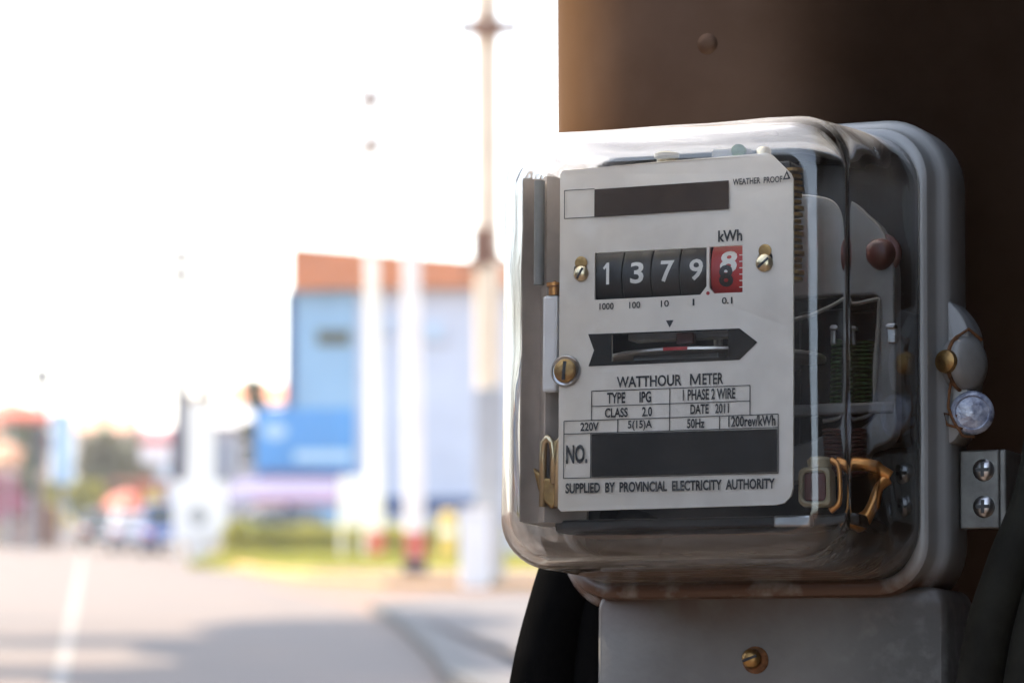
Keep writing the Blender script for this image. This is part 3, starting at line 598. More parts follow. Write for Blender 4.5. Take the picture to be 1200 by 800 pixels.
# cables
def cable(pts, r, m_, label, group=None):
    # smooth path
    P = [Vector(p) for p in pts]; out = []
    for i in range(len(P) - 1):
        p0, p1, p2, p3 = P[max(i - 1, 0)], P[i], P[i + 1], P[min(i + 2, len(P) - 1)]
        for k in range(8):
            t = k / 8; out.append(.5 * ((2 * p1) + (-p0 + p2) * t + (2 * p0 - 5 * p1 + 4 * p2 - p3) * t * t + (-p0 + 3 * p1 - 3 * p2 + p3) * t ** 3))
    out.append(P[-1]); q = MB(); q.tube(out, r, 20)
    o = q.build('cable', m_, None, smooth='auto'); return tag(o, label, 'cable', group)
def wl_(u, v, w_): return MW @ Vector(L(u, v, w_))
CG = 'black service cables below the meter'
cable([wl_(-68, -50, -100), wl_(-72, -70, -90), wl_(-77, -90, -86), wl_(-82, -112, -84), wl_(-85, -135, -84), wl_(-90, -200, -86), wl_(-98, -420, -88), wl_(-102, -800, -88)], .014, 'cable', 'leftmost thick black cable curving down under the glass cover', CG)
cable([wl_(-50, -60, -100), wl_(-54, -80, -90), wl_(-57, -100, -86), wl_(-59, -130, -86), wl_(-62, -200, -88), wl_(-70, -420, -92), wl_(-75, -800, -92)], .014, 'cable', 'black cable running down close beside the grey terminal cover', CG)
cable([wl_(-66, -56, -106), wl_(-68, -100, -108), wl_(-72, -140, -108), wl_(-76, -220, -108), wl_(-84, -420, -108), wl_(-90, -800, -108)], .0135, 'cable', 'black cable lying behind the two others left of the terminal cover', CG)
CG2 = 'dusty cables down the right side of the pole'
cable([wl_(128, 2200, -60), wl_(130, 900, -60), wl_(128, 200, -60), wl_(126, 60, -60), wl_(120, 0, -58), wl_(113, -50, -56), wl_(102, -80, -54), wl_(93, -112, -54), wl_(80, -200, -60), wl_(70, -500, -60)], .0085, 'cableold', 'dusty dark cable sloping down nearest the terminal cover edge', CG2)
cable([wl_(148, 2200, -60), wl_(150, 900, -60), wl_(148, 200, -60), wl_(146, 60, -60), wl_(140, 0, -58), wl_(132, -50, -56), wl_(118, -80, -54), wl_(108, -118, -54), wl_(96, -200, -60), wl_(86, -500, -60)], .008, 'cableold', 'dusty dark cable sloping down at the right edge of the picture', CG2)

# ================================================================== THE STREET
def at(px, py, Y): return Vector(((px - 600) / 4100 * Y, Y, EYE + (590 - py) / 4100 * Y))
def quad_sheet(name, poly, z, m_, parent=None):
    me = bpy.data.meshes.new(name); me.from_pydata([(x, y, z) for x, y in poly], [], [tuple(range(len(poly)))])
    me.materials.append(K[m_]); o = bpy.data.objects.new(name, me); COL.objects.link(o); o.parent = parent; return o
tag(quad_sheet('ground', [(-3000, -3000), (3000, -3000), (3000, 3000), (-3000, 3000)], 0, 'dust'), kind='structure')
VX = -.12                                                     # the road runs away slightly to the left
def rx(Y, off): return -.6 + VX * (Y - 31) + off              # off: metres from the right-hand edge
road = quad_sheet('road', [(rx(-60, -7.2), -60), (rx(-60, 0), -60), (rx(31, 0), 31), (-1.0, 38.6), (-1.65, 47.5), (-2.8, 57), (-4.2, 64), (-5.5, 74), (rx(101, 0), 101), (rx(900, 0), 900), (rx(900, -7.2), 900)], .008, 'asphalt')
tag(road, kind='structure')
for k in range(3):
    if k == 0: segs = [(-40, 140)]
    elif k == 1: segs = [(150, 260)]
    else: segs = [(270, 500)]
    for a, c_ in segs:
        quad_sheet('centre_line', [(rx(a, -3.45), a), (rx(a, -3.34), a), (rx(c_, -3.34), c_), (rx(c_, -3.45), c_)], .013, 'paint', road)
# kerb along the corner
def kerb(name, path, m_, wdt=.22, h=.13):
    q = MB(); P = [Vector((x, y, 0)) for x, y in path]; rg = []
    for i, p in enumerate(P):
        t = (P[min(i + 1, len(P) - 1)] - P[max(i - 1, 0)]).normalized(); n_ = Vector((-t.y, t.x, 0))
        rg.append([(p.x + n_.x * s_, p.y + n_.y * s_, z) for s_, z in ((0, -.05), (0, h), (-wdt, h), (-wdt, -.05))])
    q.rings(rg, cap0=True, cap1=True); return tag(q.build(name, m_, None), kind='structure')
kp = [(rx(-60, .02), -60), (rx(20, .02), 20), (rx(31, .02), 31), (-.78, 35), (-1.0, 38.6), (-1.3, 43), (-1.65, 47.5), (-2.1, 52), (-1.2, 56.5), (2, 59), (9, 60)]
kerb('kerb', kp, 'kerb', .3)
kerb('kerb', [(9, 66), (1.5, 66), (-2.5, 68), (-4.4, 73), (-6.2, 82), (rx(101, .02), 101), (rx(300, .02), 300)], 'kerbyellow', .35)
pv = quad_sheet('pavement', [(rx(-60, .24), -60), (rx(20, .24), 20), (rx(31, .24), 31), (-.55, 35), (-.75, 38.6), (-1.05, 43), (-1.4, 47.5), (-1.8, 52), (-1.0, 56.2), (2, 58.7), (9, 59.7), (9, -60)], .12, 'paving')
tag(pv, kind='structure')

tag(quad_sheet('bounce_cut_sheet', [(rx(-60, .24), -60), (9, -60), (9, 17), (rx(17, .24), 17)], .126, 'bouncecut'), kind='structure')  # dark sheet added out of view to cut ground bounce on the meter
# foliage
def leaf_cloud(name, blobs, m_, n, size, parent, seed):
    rnd = random.Random(seed); vs = []; fs = []
    for (cx, cy, cz, rx_, ry_, rz_) in blobs:
        for k in range(n):
            while True:
                p = Vector((rnd.uniform(-1, 1), rnd.uniform(-1, 1), rnd.uniform(-1, 1)))
                if .25 < p.length < 1: break
            if rnd.random() < .25 and mn.noise(p * 2.2 + Vector((cx, cy, cz))) < 0: continue
            c = Vector((cx + p.x * rx_, cy + p.y * ry_, cz + p.z * rz_))
            a = Vector((rnd.gauss(0, 1), rnd.gauss(0, 1), rnd.gauss(0, 1))).normalized(); b_ = a.orthogonal().normalized()
            b_ = Matrix.Rotation(rnd.uniform(0, 6.28), 3, a) @ b_; c2 = a.cross(b_); s_ = size * rnd.uniform(.6, 1.3); o = len(vs)
            vs += [c - b_ * s_, c + c2 * s_ * .5, c + b_ * s_, c - c2 * s_ * .5]; fs.append((o, o + 1, o + 2, o + 3))
    me = bpy.data.meshes.new(name); me.from_pydata([tuple(v) for v in vs], [], fs); me.materials.append(K[m_])
    o = bpy.data.objects.new(name, me); COL.objects.link(o); o.parent = parent; return o
def tree(x, y, h, r, m_, label, seed, n=320, group=None, size=.2, cr=.55):
    rnd = random.Random(seed); t = empty('tree', (x, y, 0)); tag(t, label, 'tree', group)
    q = MB(); top = Vector((rnd.uniform(-.2, .2), rnd.uniform(-.2, .2), h * .75))
    q.tube([(0, 0, -.1), (0.03, 0, h * .25), tuple(top * .7), tuple(top)], [r * .11 + .05, r * .08 + .04, r * .05 + .03, .03], 8)
    blobs = []
    for k in range(9):
        a = rnd.uniform(0, 6.28); d = rnd.uniform(.2, .62) * r; z = h * (1 - cr) + rnd.uniform(.1, .85) * h * cr
        c = Vector((d * cos(a), d * sin(a), z)); q.tube([(0, 0, h * (.3 + .03 * k)), tuple(c * .6 + Vector((0, 0, z * .3))), tuple(c)], [.06, .04, .02], 5)
        s_ = rnd.uniform(.38, .55) * r; blobs.append((c.x, c.y, c.z, s_, s_, s_ * .8))
    q.build('trunk', 'bark', t, smooth='auto')
    leaf_cloud('crown', blobs, m_, n, size, t, seed); return t

# utility poles
def crossarm(parent, z, wd, m_='wood', n_ins=3):
    q = MB(); q.box((-wd / 2, -.42, z - .14), (wd / 2, -.26, z + .14)); q.build('crossarm', m_, parent)
    for k in range(n_ins):
        x = (-wd / 2 + .06) + (wd - .12) * k / (n_ins - 1); q = MB(); q.lathe((x, -.34, z + .14), (0, 0, 1), [(0, .02), (.1, .03), (.11, .07), (.17, .08), (.2, .05), (.24, .06), (.28, .02)], 10); q.build('insulator', 'wood', parent, smooth='auto')
def upole(px, by, Y, ty, half, m_, label, lean=0.0, top_half=None, arms=(), red=None, group='utility poles along the street'):
    X = (px - 600) / 4100 * Y; h = EYE + (590 - ty) / 4100 * Y
    t = empty('utility_pole', (X, Y, 0)); tag(t, label, 'utility pole', group)
    th = top_half or half * .7; q = MB(); q.tube([(-.2 * lean, 0, -.2), (lean * h, 0, h)], [half * 1.08, th * 1.08], 20)
    q.build('shaft', m_, t, smooth='auto')
    for (ay, wd) in arms: crossarm(t, EYE + (590 - ay) / 4100 * Y, wd)
    if red:
        z0, z1, m2 = red; q = MB(); k_ = half + .012; q.box((-k_, -k_, z0), (k_, k_, z1)); q.build('painted_band', m2, t)
    return t
pA = upole(441, 655, 95, -30, .2, 'concrete', 'white concrete pole with a red base, left of the pair before the blue building', lean=-.016, arms=((118, 1.1), (172, 1.4)), red=(.1, .85, 'redband'))
pB = upole(487, 672, 80, -40, .215, 'concrete', 'white concrete pole with a red band, right of the pair before the blue building', lean=-.014, arms=(), red=(.35, .95, 'redband'))
q = MB(); q.box((-.27, -.27, -.02), (.27, .27, .33)); q.build('footing', 'kerb', pB, bevel=.02)
pC = upole(573, 690, 68, -40, .22, 'creampole', 'tall pale pole with timber crossarm and transformer beside the meter cover', lean=-.004, arms=((33, 1.25),), top_half=.24)
zT = EYE + (590 - 290) / 4100 * 68
q = MB(); q.box((-.34, -.32, zT - .35), (.12, .1, zT + .38)); q.build('transformer_box', 'wood', pC, bevel=.04)
q = MB(); q.tube([(-.3, -.3, zT + .3), (-.75, -.3, zT + .45)], .03, 6); q.build('bushing', 'wood', pC)
q = MB(); q.tube([(.1, -.3, zT - .1), (.42, -.3, zT - .32)], .05, 6); q.build('bushing', 'wood', pC)
q = MB(); q.tube([(-.46, -.26, zT - .6), (-.3, -.26, zT - .2)], .05, 6); q.build('stay_bar', 'wood', pC)
q = MB(); q.box((-.26, -.3, .0), (.3, .27, EYE + (590 - 455) / 4100 * 68)); q.build('shade_sleeve', 'greypole', pC, bevel=.03)  # grey sleeve paints the shade on the lower part of this pole
pD = upole(212, 640, 140, 290, .3, 'darkslate', 'grey pole with two crossarms left of the white pillar sign', arms=((300, 1.7), (322, 1.9)))
pE = upole(240, 640, 165, 150, .26, 'darkslate', 'tall faint grey pole rising behind the white pillar sign', arms=((172, 1.1), (262, .9)))
pF = upole(50, 640, 150, 432, .2, 'darkslate', 'short dark pole beside the orange stall roof', arms=())
q = MB(); q.box((-.35, -.3, 6.6), (.3, .1, 7.5)); q.build('junction_box', 'darkslate', pF)
# overhead wires, one object each
def wire(a, b_, sag, label):
    pts = []
    for k in range(17):
        t = k / 16; p = a.lerp(b_, t); p.z -= sag * 4 * t * (1 - t); pts.append(p)
    q = MB(); q.tube(pts, .014, 5); tag(q.build('overhead_wire', 'cable', None), label, 'wire', 'overhead wires between the poles')
wire(at(428, 112, 94.9), at(208, 296, 139.9), 1.0, 'overhead wire from the left white pole down to the grey pole')
wire(at(428, 168, 94.9), at(214, 318, 139.9), 1.1, 'lower overhead wire between the left white pole and the grey pole')
wire(at(552, 28, 67.9), at(428, 112, 94.9), .5, 'overhead wire from the tall pole to the left white pole')
wire(at(208, 296, 139.9), at(50, 440, 150), .8, 'overhead wire ending at the short dark pole')

# blue building
Yb = 116
def bx(px): return (px - 600) / 4100 * Yb
def bz(py): return EYE + (590 - py) / 4100 * Yb
bl = empty('blue_building', (bx(338), Yb, 0)); tag(bl, 'blue and pale lilac building with a terracotta roof behind the white poles', 'building')
x0 = bx(338)
q = MB(); q.box((0, 0, -.1), (bx(417) - x0, 9, bz(338))); q.build('wall', 'blue', bl)['label'] = 'sky blue end wall'
q = MB(); q.box((bx(417) - x0, .15, -.1), (bx(640) - x0, 8.8, bz(330))); q.build('wall', 'lilac', bl)['label'] = 'pale lilac front wall'
q = MB(); q.box((-.12, -.1, -.05), (.18, .35, bz(342))); q.build('corner_trim', 'bluedark', bl)
for (a, c_, d_, e_) in ((371, 411, 404, 386), (448, 462, 392, 372), (498, 520, 400, 378)):
    q = MB(); q.box((bx(a) - x0, -.08, bz(d_)), (bx(c_) - x0, .2, bz(e_))); wf = q.build('window', 'shutter' if a == 371 else 'lilac', bl, bevel=.02)
    q = MB(); q.box((bx(a) - x0 + .12, -.11, bz(d_) + .1), (bx(c_) - x0 - .12, -.04, bz(e_) - .1)); q.build('pane', 'glassdark' if a == 371 else 'paleblue', wf)
q = MB()                                                       # sloping sheet roof, deep fascia towards the street
za, zb, zc, zd = bz(288), bz(313), bz(340), bz(334); xa, xb = bx(341) - x0, bx(645) - x0
q.add([(xa, -.5, zc), (xb, -.5, zd), (xb, -.5, zb), (xa, -.5, za), (xa, 9.4, zc), (xb, 9.4, zd), (xb, 9.4, zb), (xa, 9.4, za)], [(0, 1, 2, 3), (5, 4, 7, 6), (0, 4, 5, 1), (3, 2, 6, 7), (0, 3, 7, 4), (1, 5, 6, 2)])
rf = q.build('roof', 'roof', bl)
for k in range(21):
    t = (k + .5) / 21; x = xa + (xb - xa) * t; q = MB(); q.box((x - .04, -.54, zc + .08), (x + .04, -.505, za + (zb - za) * t - .08)); q.build('roof_rib', 'roof', rf)
q = MB(); q.box((bx(440) - x0, -.06, bz(600)), (bx(560) - x0, .1, bz(582))); q.build('plinth', 'bluedark', bl)

# banner hoarding
bn = empty('banner_hoarding', (*at(357, 0, 106).xy, 0)); tag(bn, 'bright blue printed banner hung low in front of the blue building', 'banner')
def off(px, Y=106): return (px - 357) / 4100 * Y
def oz(py, Y=106): return EYE + (590 - py) / 4100 * Y
q = MB(); q.box((off(299), 0, oz(562)), (off(416), .08, oz(478))); sh = q.build('banner_sheet', 'banner', bn)
q = MB(); q.rings([[(off(322) + r_ * .9 * cos(a), -.006 - .004 * i, oz(505) + r_ * .6 * sin(a)) for a in [2 * pi * j / 20 for j in range(20)]] for i, r_ in enumerate((.42, .4))], cap0=True, cap1=True); q.build('printed_shape', 'paleblue', sh)
q = MB(); q.box((off(345), -.012, oz(540)), (off(412), -.004, oz(528))); q.build('printed_stripe', 'paleblue', sh)
q = MB(); q.box((off(302), -.012, oz(560)), (off(414), -.004, oz(551))); q.build('printed_stripe', 'purple', sh)
for px in (302, 357, 413): q = MB(); q.box((off(px) - .05, .08, -.1), (off(px) + .05, .18, oz(478))); q.build('post', 'greypole', bn)
aw = empty('awning', (*at(335, 0, 103).xy, 0)); tag(aw, 'mauve canopy with a pink edge sloping below the blue banner', 'awning')
def ao(px): return (px - 335) / 4100 * 103
def az(py): return EYE + (590 - py) / 4100 * 103
q = MB(); q.add([(ao(262), -1, az(586)), (ao(404), -1, az(586)), (ao(404), 1, az(562)), (ao(275), 1, az(562)), (ao(262), -1, az(584)), (ao(404), -1, az(584)), (ao(404), 1, az(560)), (ao(275), 1, az(560))], [(0, 1, 2, 3), (4, 7, 6, 5), (0, 4, 5, 1), (1, 5, 6, 2), (2, 6, 7, 3), (3, 7, 4, 0)]); q.build('canopy', 'purple', aw)
q = MB(); q.box((ao(300), -1.04, az(590)), (ao(404), -1.0, az(583))); q.build('valance', 'pink', aw)
for px in (268, 400): q = MB(); q.box((ao(px) - .04, -.95, -.1), (ao(px) + .04, -.87, az(587))); q.build('post', 'greypole', aw)

# planted strip
def hedge(name, x0, x1, y0, y1, h, m_, n, label, seed):
    rnd = random.Random(seed); vs = []; fs = []
    for k in range(n):
        c = Vector((rnd.uniform(x0, x1), rnd.uniform(y0, y1), 0)); top = h * (.8 + .2 * mn.noise(Vector((c.x * .8, c.y * .8, seed)))); c.z = rnd.random() ** .6 * top
        a = Vector((rnd.gauss(0, 1), rnd.gauss(0, 1), rnd.gauss(0, 1))).normalized(); b_ = a.orthogonal().normalized(); c2 = a.cross(b_); s_ = rnd.uniform(.08, .18); o = len(vs)
        vs += [c - b_ * s_, c + c2 * s_ * .5, c + b_ * s_, c - c2 * s_ * .5]; fs.append((o, o + 1, o + 2, o + 3))
    me = bpy.data.meshes.new(name); me.from_pydata([tuple(v) for v in vs], [], fs); me.materials.append(K[m_]); t = empty(name, (0, 0, 0)); tag(t, label, 'hedge')
    o = bpy.data.objects.new('foliage', me); COL.objects.link(o); o.parent = t
    q = MB()
    for k in range(int((x1 - x0) * 2)): xx = x0 + .25 + k * .5; q.tube([(xx, (y0 + y1) / 2, -.05), (xx + .1, (y0 + y1) / 2, h * .6)], .02, 5)
    q.build('stems', 'bark', t)
    return t
hedge('hedge', -8.2, -.2, 99, 100.6, 1.15, 'leafy', 9000, 'low yellow green hedge running behind the white poles', 3)
tg = quad_sheet('grass', [(-8.4, 90), (-7.0, 84), (2, 84), (6, 101), (-8.6, 101)], .03, 'leafy'); tag(tg, 'short yellow green grass below the hedge', 'grass', kind='stuff')
rnd = random.Random(5); vs = []; fs = []
for k in range(9000):
    y = rnd.uniform(86, 99); x = rnd.uniform(-8 + (y - 90) * -.02, 3); s_ = rnd.uniform(.05, .12); hh = rnd.uniform(.1, .3); a = rnd.uniform(0, 3.14); o = len(vs)
    vs += [(x - s_ * cos(a), y - s_ * sin(a), .03), (x + s_ * cos(a), y + s_ * sin(a), .03), (x + rnd.uniform(-.1, .1), y, .03 + hh)]; fs.append((o, o + 1, o + 2))
me = tg.data; me2 = bpy.data.meshes.new('grass'); me2.from_pydata([tuple(v.co) for v in me.vertices] + vs, [], [tuple(range(5))] + [tuple(i + 5 for i in f) for f in fs]); me2.materials.append(K['leafy']); tg.data = me2
bs = empty('bush', (*at(281, 0, 101).xy, 0)); tag(bs, 'small yellow bush at the left end of the hedge', 'bush'); leaf_cloud('foliage', [(0, 0, .75, .35, .35, .45)], 'leafy', 900, .1, bs, 9)
q = MB(); q.tube([(0, 0, -.05), (0, 0, .7)], .04, 6); q.build('stem', 'bark', bs)

# street cabinets and posts near the poles
cb = empty('street_cabinet', (*at(413, 0, 93).xy, 0)); tag(cb, 'white metal cabinet on two legs beside the left white pole', 'cabinet')
q = MB(); q.box((-.34, -.2, EYE - .62), (.42, .2, EYE + .72)); q.build('body', 'whitewash', cb, bevel=.03); q = MB(); q.box((-.28, -.225, EYE - .5), (.34, -.2, EYE + .6)); dd_ = q.build('door', 'whitewash', cb, bevel=.01)
q = MB(); q.box((.2, -.25, EYE), (.24, -.225, EYE + .15)); q.build('handle', 'steel', dd_)
for x in (-.28, .3): q = MB(); q.box((x - .06, -.06, -.1), (x + .06, .06, EYE - .62)); q.build('leg', 'concrete', cb)
wb = empty('utility_box', (*at(557, 0, 67).xy, 0)); tag(wb, 'tall pale utility box standing on the pavement before the transformer pole', 'utility box')
q = MB(); q.box((-.28, -.25, 0), (.28, .25, 1.45)); q.build('body', 'whitewash', wb, bevel=.04); q = MB(); q.box((-.31, -.28, 1.45), (.31, .28, 1.52)); q.build('lid', 'concrete', wb, bevel=.02)
q = MB(); q.box((-.22, -.268, .2), (.22, -.25, 1.35)); q.build('door', 'whitewash', wb, bevel=.01)
yp = empty('bollard', (*at(525, 0, 88).xy, 0)); tag(yp, 'thick yellow bollard left of the pale utility box', 'bollard')
q = MB(); q.lathe((0, 0, 0), (0, 0, 1), [(0, .2), (1.25, .2), (1.38, .16), (1.43, .08), (1.44, 0)], 20); q.build('post', 'yellow', yp, smooth='auto'); q = MB(); q.lathe((0, 0, .8), (0, 0, 1), [(0, .206), (.2, .206)], 20); q.build('reflective_band', 'whitewash', yp)

# white pillar sign left of centre
ps = empty('pillar_sign', (*at(236, 0, 101).xy, 0)); tag(ps, 'white pillar sign with a broad base panel and grey roundel beside the road', 'sign')
q = MB(); q.box((-.36, -.3, -.1), (.34, .3, 4.55)); q.build('pillar', 'whitewash', ps, bevel=.05)
q = MB(); q.box((-.78, -.36, .5), (.78, -.305, 2.25)); pn = q.build('panel', 'whitewash', ps, bevel=.02)
q = MB(); q.lathe((-.05, -.36, 1.25), (0, -1, 0), [(0, .28), (.02, .28), (.02, 0)], 24); q.build('roundel', 'greypole', pn)
for x in (-.6, .6): q = MB(); q.box((x - .1, -.35, -.1), (x + .1, -.31, .5)); q.build('leg', 'concrete', ps)
q = MB(); q.box((-.42, -.34, 4.55), (.4, .34, 4.75)); q.build('cap', 'creamwall', ps, bevel=.03)

# cars
def car(X, Y, rz, m_, label, h=1.42, l=4.2, wd=1.72, cargo=False):
    t = empty('parked_car', (X, Y, 0), rz); tag(t, label, 'car', 'cars parked at the far end of the road')
    q = MB(); hy, hx = l / 2, wd / 2
    prof = [(-hy, .32), (-hy, .75), (-hy + .15, .85), (-hy + .9, .95), (hy - .7, .95), (hy - .1, .85), (hy, .7), (hy, .32)]
    q.rings([[(x * hx, y, z) for y, z in prof] for x in (-1, 1)], cap0=True, cap1=True); q.build('body', m_, t, bevel=.06, smooth='auto')
    q = MB(); c = [(-hy + .55, .94), (-hy + .95, h), (hy - 1.6, h), (hy - .85, .94)]
    q.rings([[(x * (hx - .06 - (.12 if z > 1 else 0)), y, z) for y, z in c] for x in (-1, 1)], cap0=True, cap1=True); cb_ = q.build('cabin', m_, t, bevel=.05, smooth='auto')
    q = MB(); q.add([(-hx + .2, -hy + .54, 1.0), (hx - .2, -hy + .54, 1.0), (hx - .28, -hy + .88, h - .08), (-hx + .28, -hy + .88, h - .08)], [(0, 1, 2, 3)]); q.build('rear_window', 'glassdark', cb_)
    for s_ in (-1, 1):
        q = MB(); q.add([(s_ * (hx - .055), -hy + .75, 1.0), (s_ * (hx - .055), hy - 1.1, 1.0), (s_ * (hx - .16), hy - 1.6, h - .1), (s_ * (hx - .16), -hy + 1.05, h - .1)], [(0, 1, 2, 3)]); q.build('side_window', 'glassdark', cb_)
        q = MB(); q.box((s_ * (hx - .22) - .13, -hy - .02, .6), (s_ * (hx - .22) + .13, -hy + .05, .76)); q.build('tail_light', 'redband', t, bevel=.02)
        for y in (-hy + .75, hy - .8):
            q = MB(); q.lathe((s_ * (hx - .1) - .09, y, .31), (1, 0, 0), [(0, .2), (0, .31), (.18, .31), (.18, .2)], 20); wh = q.build('wheel', 'tyre', t); q = MB(); q.lathe((s_ * (hx - .1) + s_ * .085, y, .31), (s_, 0, 0), [(0, .19), (.02, .17), (.02, 0)], 16); q.build('rim', 'steel', wh)
    q = MB(); q.box((-.26, -hy - .02, .45), (.26, -hy + .02, .57)); q.build('number_plate', 'whitewash', t)
    return t
p = at(122, 0, 122); car(p.x, p.y, radians(7), 'cardark', 'charcoal car, leftmost of the three parked by the white pillar sign', 1.4)
p = at(158, 0, 116); car(p.x, p.y, radians(7), 'carwhite', 'pale silver car between the charcoal and the blue car', 1.1 + .2)
p = at(196, 0, 110); car(p.x, p.y, radians(7), 'carblue', 'blue car half hidden behind the white pillar sign', 1.62)
p = at(322, 0, 110); car(p.x, p.y + 1, radians(80), 'cardark', 'dark car parked in the shade under the mauve canopy', 1.45)

# stalls and signs at the far left
def parasol(px, py, Y, r, m_, label):
    c = at(px, py, Y); t = empty('parasol', (c.x, c.y, 0)); tag(t, label, 'parasol', 'market parasols at the left')
    q = MB(); rg = [[(rr_ * cos(a) * (1 - .06 * (j % 2)), rr_ * sin(a) * (1 - .06 * (j % 2)), z) for j, a in enumerate([2 * pi * j / 16 for j in range(16)])] for rr_, z in ((r, c.z - .55), (r * .98, c.z - .35), (r * .5, c.z + .15), (.02, c.z + .4))]
    q.rings(rg, cap1=True); q.build('canopy', m_, t); q = MB(); q.tube([(0, 0, -.05), (0, 0, c.z + .45)], .04, 8); q.build('pole', 'steel', t); return t
parasol(12, 480, 140, 1.9, 'orange', 'large orange red parasol at the left edge of the street')
parasol(8, 530, 128, 1.1, 'peach', 'peach parasol below the large orange one')
parasol(150, 585, 150, 1.5, 'orange', 'low orange parasol behind the charcoal car')
def stall(px, Y, wd, top_py, m_roof, m_wall, label):
    c = at(px, top_py, Y); t = empty('market_stall', (c.x, c.y, 0)); tag(t, label, 'stall', 'stalls at the end of the street')
    h = c.z; q = MB(); q.box((-wd / 2, -.8, h - .35), (wd / 2, 1, h)); q.build('roof', m_roof, t, bevel=.05)
    q = MB(); q.box((-wd / 2 + .1, .2, 0), (wd / 2 - .1, .9, h - .35)); q.build('back_wall', m_wall, t); q = MB(); q.box((-wd / 2 + .1, -.7, 0), (wd / 2 - .1, -.1, .95)); q.build('counter', 'creamwall', t, bevel=.02)
    for x in (-wd / 2 + .06, wd / 2 - .06): q = MB(); q.box((x - .04, -.78, 0), (x + .04, -.7, h - .35)); q.build('post', 'greypole', t)
stall(165, 160, 2.6, 560, 'peach', 'orange', 'peach roofed stall with an orange back behind the silver car')
stall(22, 135, 1.9, 552, 'creamwall', 'wood', 'cream roofed stall with brown back at the left edge')
stall(-10, 132, 1.6, 555, 'pink', 'pink', 'pink stall at the extreme left edge')
def board(px, py0, py1, wpx, Y, m_, label, band=None, dpt=.2):
    c = at(px, py0, Y); b_ = at(px, py1, Y); wd = wpx / 4100 * Y; t = empty('sign_board', (c.x, Y, 0)); tag(t, label, 'sign')
    q = MB(); q.box((-wd / 2, 0, b_.z), (wd / 2, dpt, c.z)); pn_ = q.build('panel', m_, t, bevel=.03)
    if band: q = MB(); q.box((-wd / 2, -.02, c.z - .5), (wd / 2, -.004, c.z - .1)); q.build('header', band, pn_)
    q = MB(); q.box((-.08, dpt, -.1), (.08, dpt + .15, c.z - .1)); q.build('post', 'greypole', t)
board(73, 482, 566, 26, 138, 'paleblue', 'tall pale blue sign board right of the orange parasol')
board(45, 500, 562, 14, 142, 'darkslate', 'narrow slate blue board beside the tall pale blue sign')
board(183, 508, 542, 36, 155, 'whitewash', 'white sign board with red header above the silver car', 'redband')
board(122, 468, 515, 10, 170, 'greensign', 'thin green upright sign rising above the olive tree')
board(85, 560, 610, 22, 150, 'paleblue', 'low pale blue board above the road at left')
board(58, 592, 640, 18, 125, 'wood', 'low brown board at the left kerb')
board(14, 568, 600, 30, 128, 'pink', 'low pink board at the left edge of the street')
board(168, 560, 592, 12, 145, 'orange', 'small orange board above the silver car')
board(205, 500, 560, 9, 135, 'darkslate', 'narrow dark upright board just left of the white pillar')
board(262, 515, 560, 24, 120, 'greywall', 'grey board right of the white pillar')
board(34, 530, 580, 16, 120, 'moss', 'dark green board below the orange parasol')
board(180, 575, 600, 20, 124, 'yellow', 'small yellow board behind the blue car')
parasol(100, 575, 175, 1.4, 'pink', 'pink parasol far behind the low pale blue board')
parasol(62, 600, 140, .9, 'yellow', 'small yellow parasol low at the left of the road')
# trees
p = at(150, 0, 200); tree(p.x, p.y, 5.4, 2.0, 'leafo', 'broad olive tree far behind the cars', 14, 260)
p = at(28, 0, 190); tree(p.x, p.y, 6.0, 2.2, 'leaf', 'dark green tree behind the orange parasol', 15, 260)
p = at(128, 0, 160); tree(p.x, p.y, 4.7, 1.6, 'leafo', 'olive green tree between the blue sign board and the white pillar', 11)
p = at(100, 0, 150); tree(p.x, p.y, 2.6, .9, 'leafy', 'small yellow green tree under the olive one', 17, 200)
p = at(302, 0, 132); tree(p.x, p.y, 6.4, .75, 'leafo', 'narrow dark tree at the left end of the blue banner', 12, 260, cr=.4)
p = at(55, 0, 145); tree(p.x, p.y, 2.7, .8, 'leafy', 'small bushy tree in front of the slate board', 21, 200)
# trees beside the road out of the frame, whose shade falls over it
SG = 'roadside trees shading the near road'
def overhang_tree(x, y, cx, cy, cz, rx_, ry_, label, seed, n=2600):
    t = empty('tree', (x, y, 0)); tag(t, label, 'tree', SG); rnd = random.Random(seed); dx, dy = cx - x, cy - y
    q = MB(); q.tube([(0, 0, -.1), (0, 0, 3), (dx * .15, dy * .15, cz * .6), (dx * .5, dy * .5, cz * .88), (dx, dy, cz)], [.3, .24, .18, .12, .04], 10)
    blobs = []
    for k in range(8):
        a = 2 * pi * k / 8 + rnd.uniform(-.3, .3); d = rnd.uniform(.4, .6); c = (dx + d * rx_ * cos(a), dy + d * ry_ * sin(a), cz + rnd.uniform(-.1, .5))
        q.tube([(dx * .5, dy * .5, cz * .88), ((dx * .5 + c[0]) / 2, (dy * .5 + c[1]) / 2, cz * .97), c], [.09, .05, .02], 5); blobs.append((*c, rx_ * .5, ry_ * .5, .7))
    q.build('trunk', 'bark', t, smooth='auto'); leaf_cloud('crown', blobs, 'leaf', n, .36, t, seed)
overhang_tree(-10.2, 50.5, -7.5, 50.5, 11.0, 1.9, 4.2, 'tall roadside tree whose crown hangs over the far part of the shaded road', 34, 2200)
overhang_tree(-10.0, 43.5, -6.9, 43.5, 10.0, 2.0, 4.2, 'roadside tree whose crown hangs over the road opposite the corner kerb', 31, 2200)
overhang_tree(-9.8, 37.0, -6.5, 37.4, 9.2, 2.0, 3.4, 'roadside tree whose crown hangs over the near part of the shaded road', 35, 2200)
overhang_tree(-11.5, 46.5, -9.6, 46, 9.6, 3.2, 1.0, 'slender roadside tree whose shade makes a band over the centre line', 32)
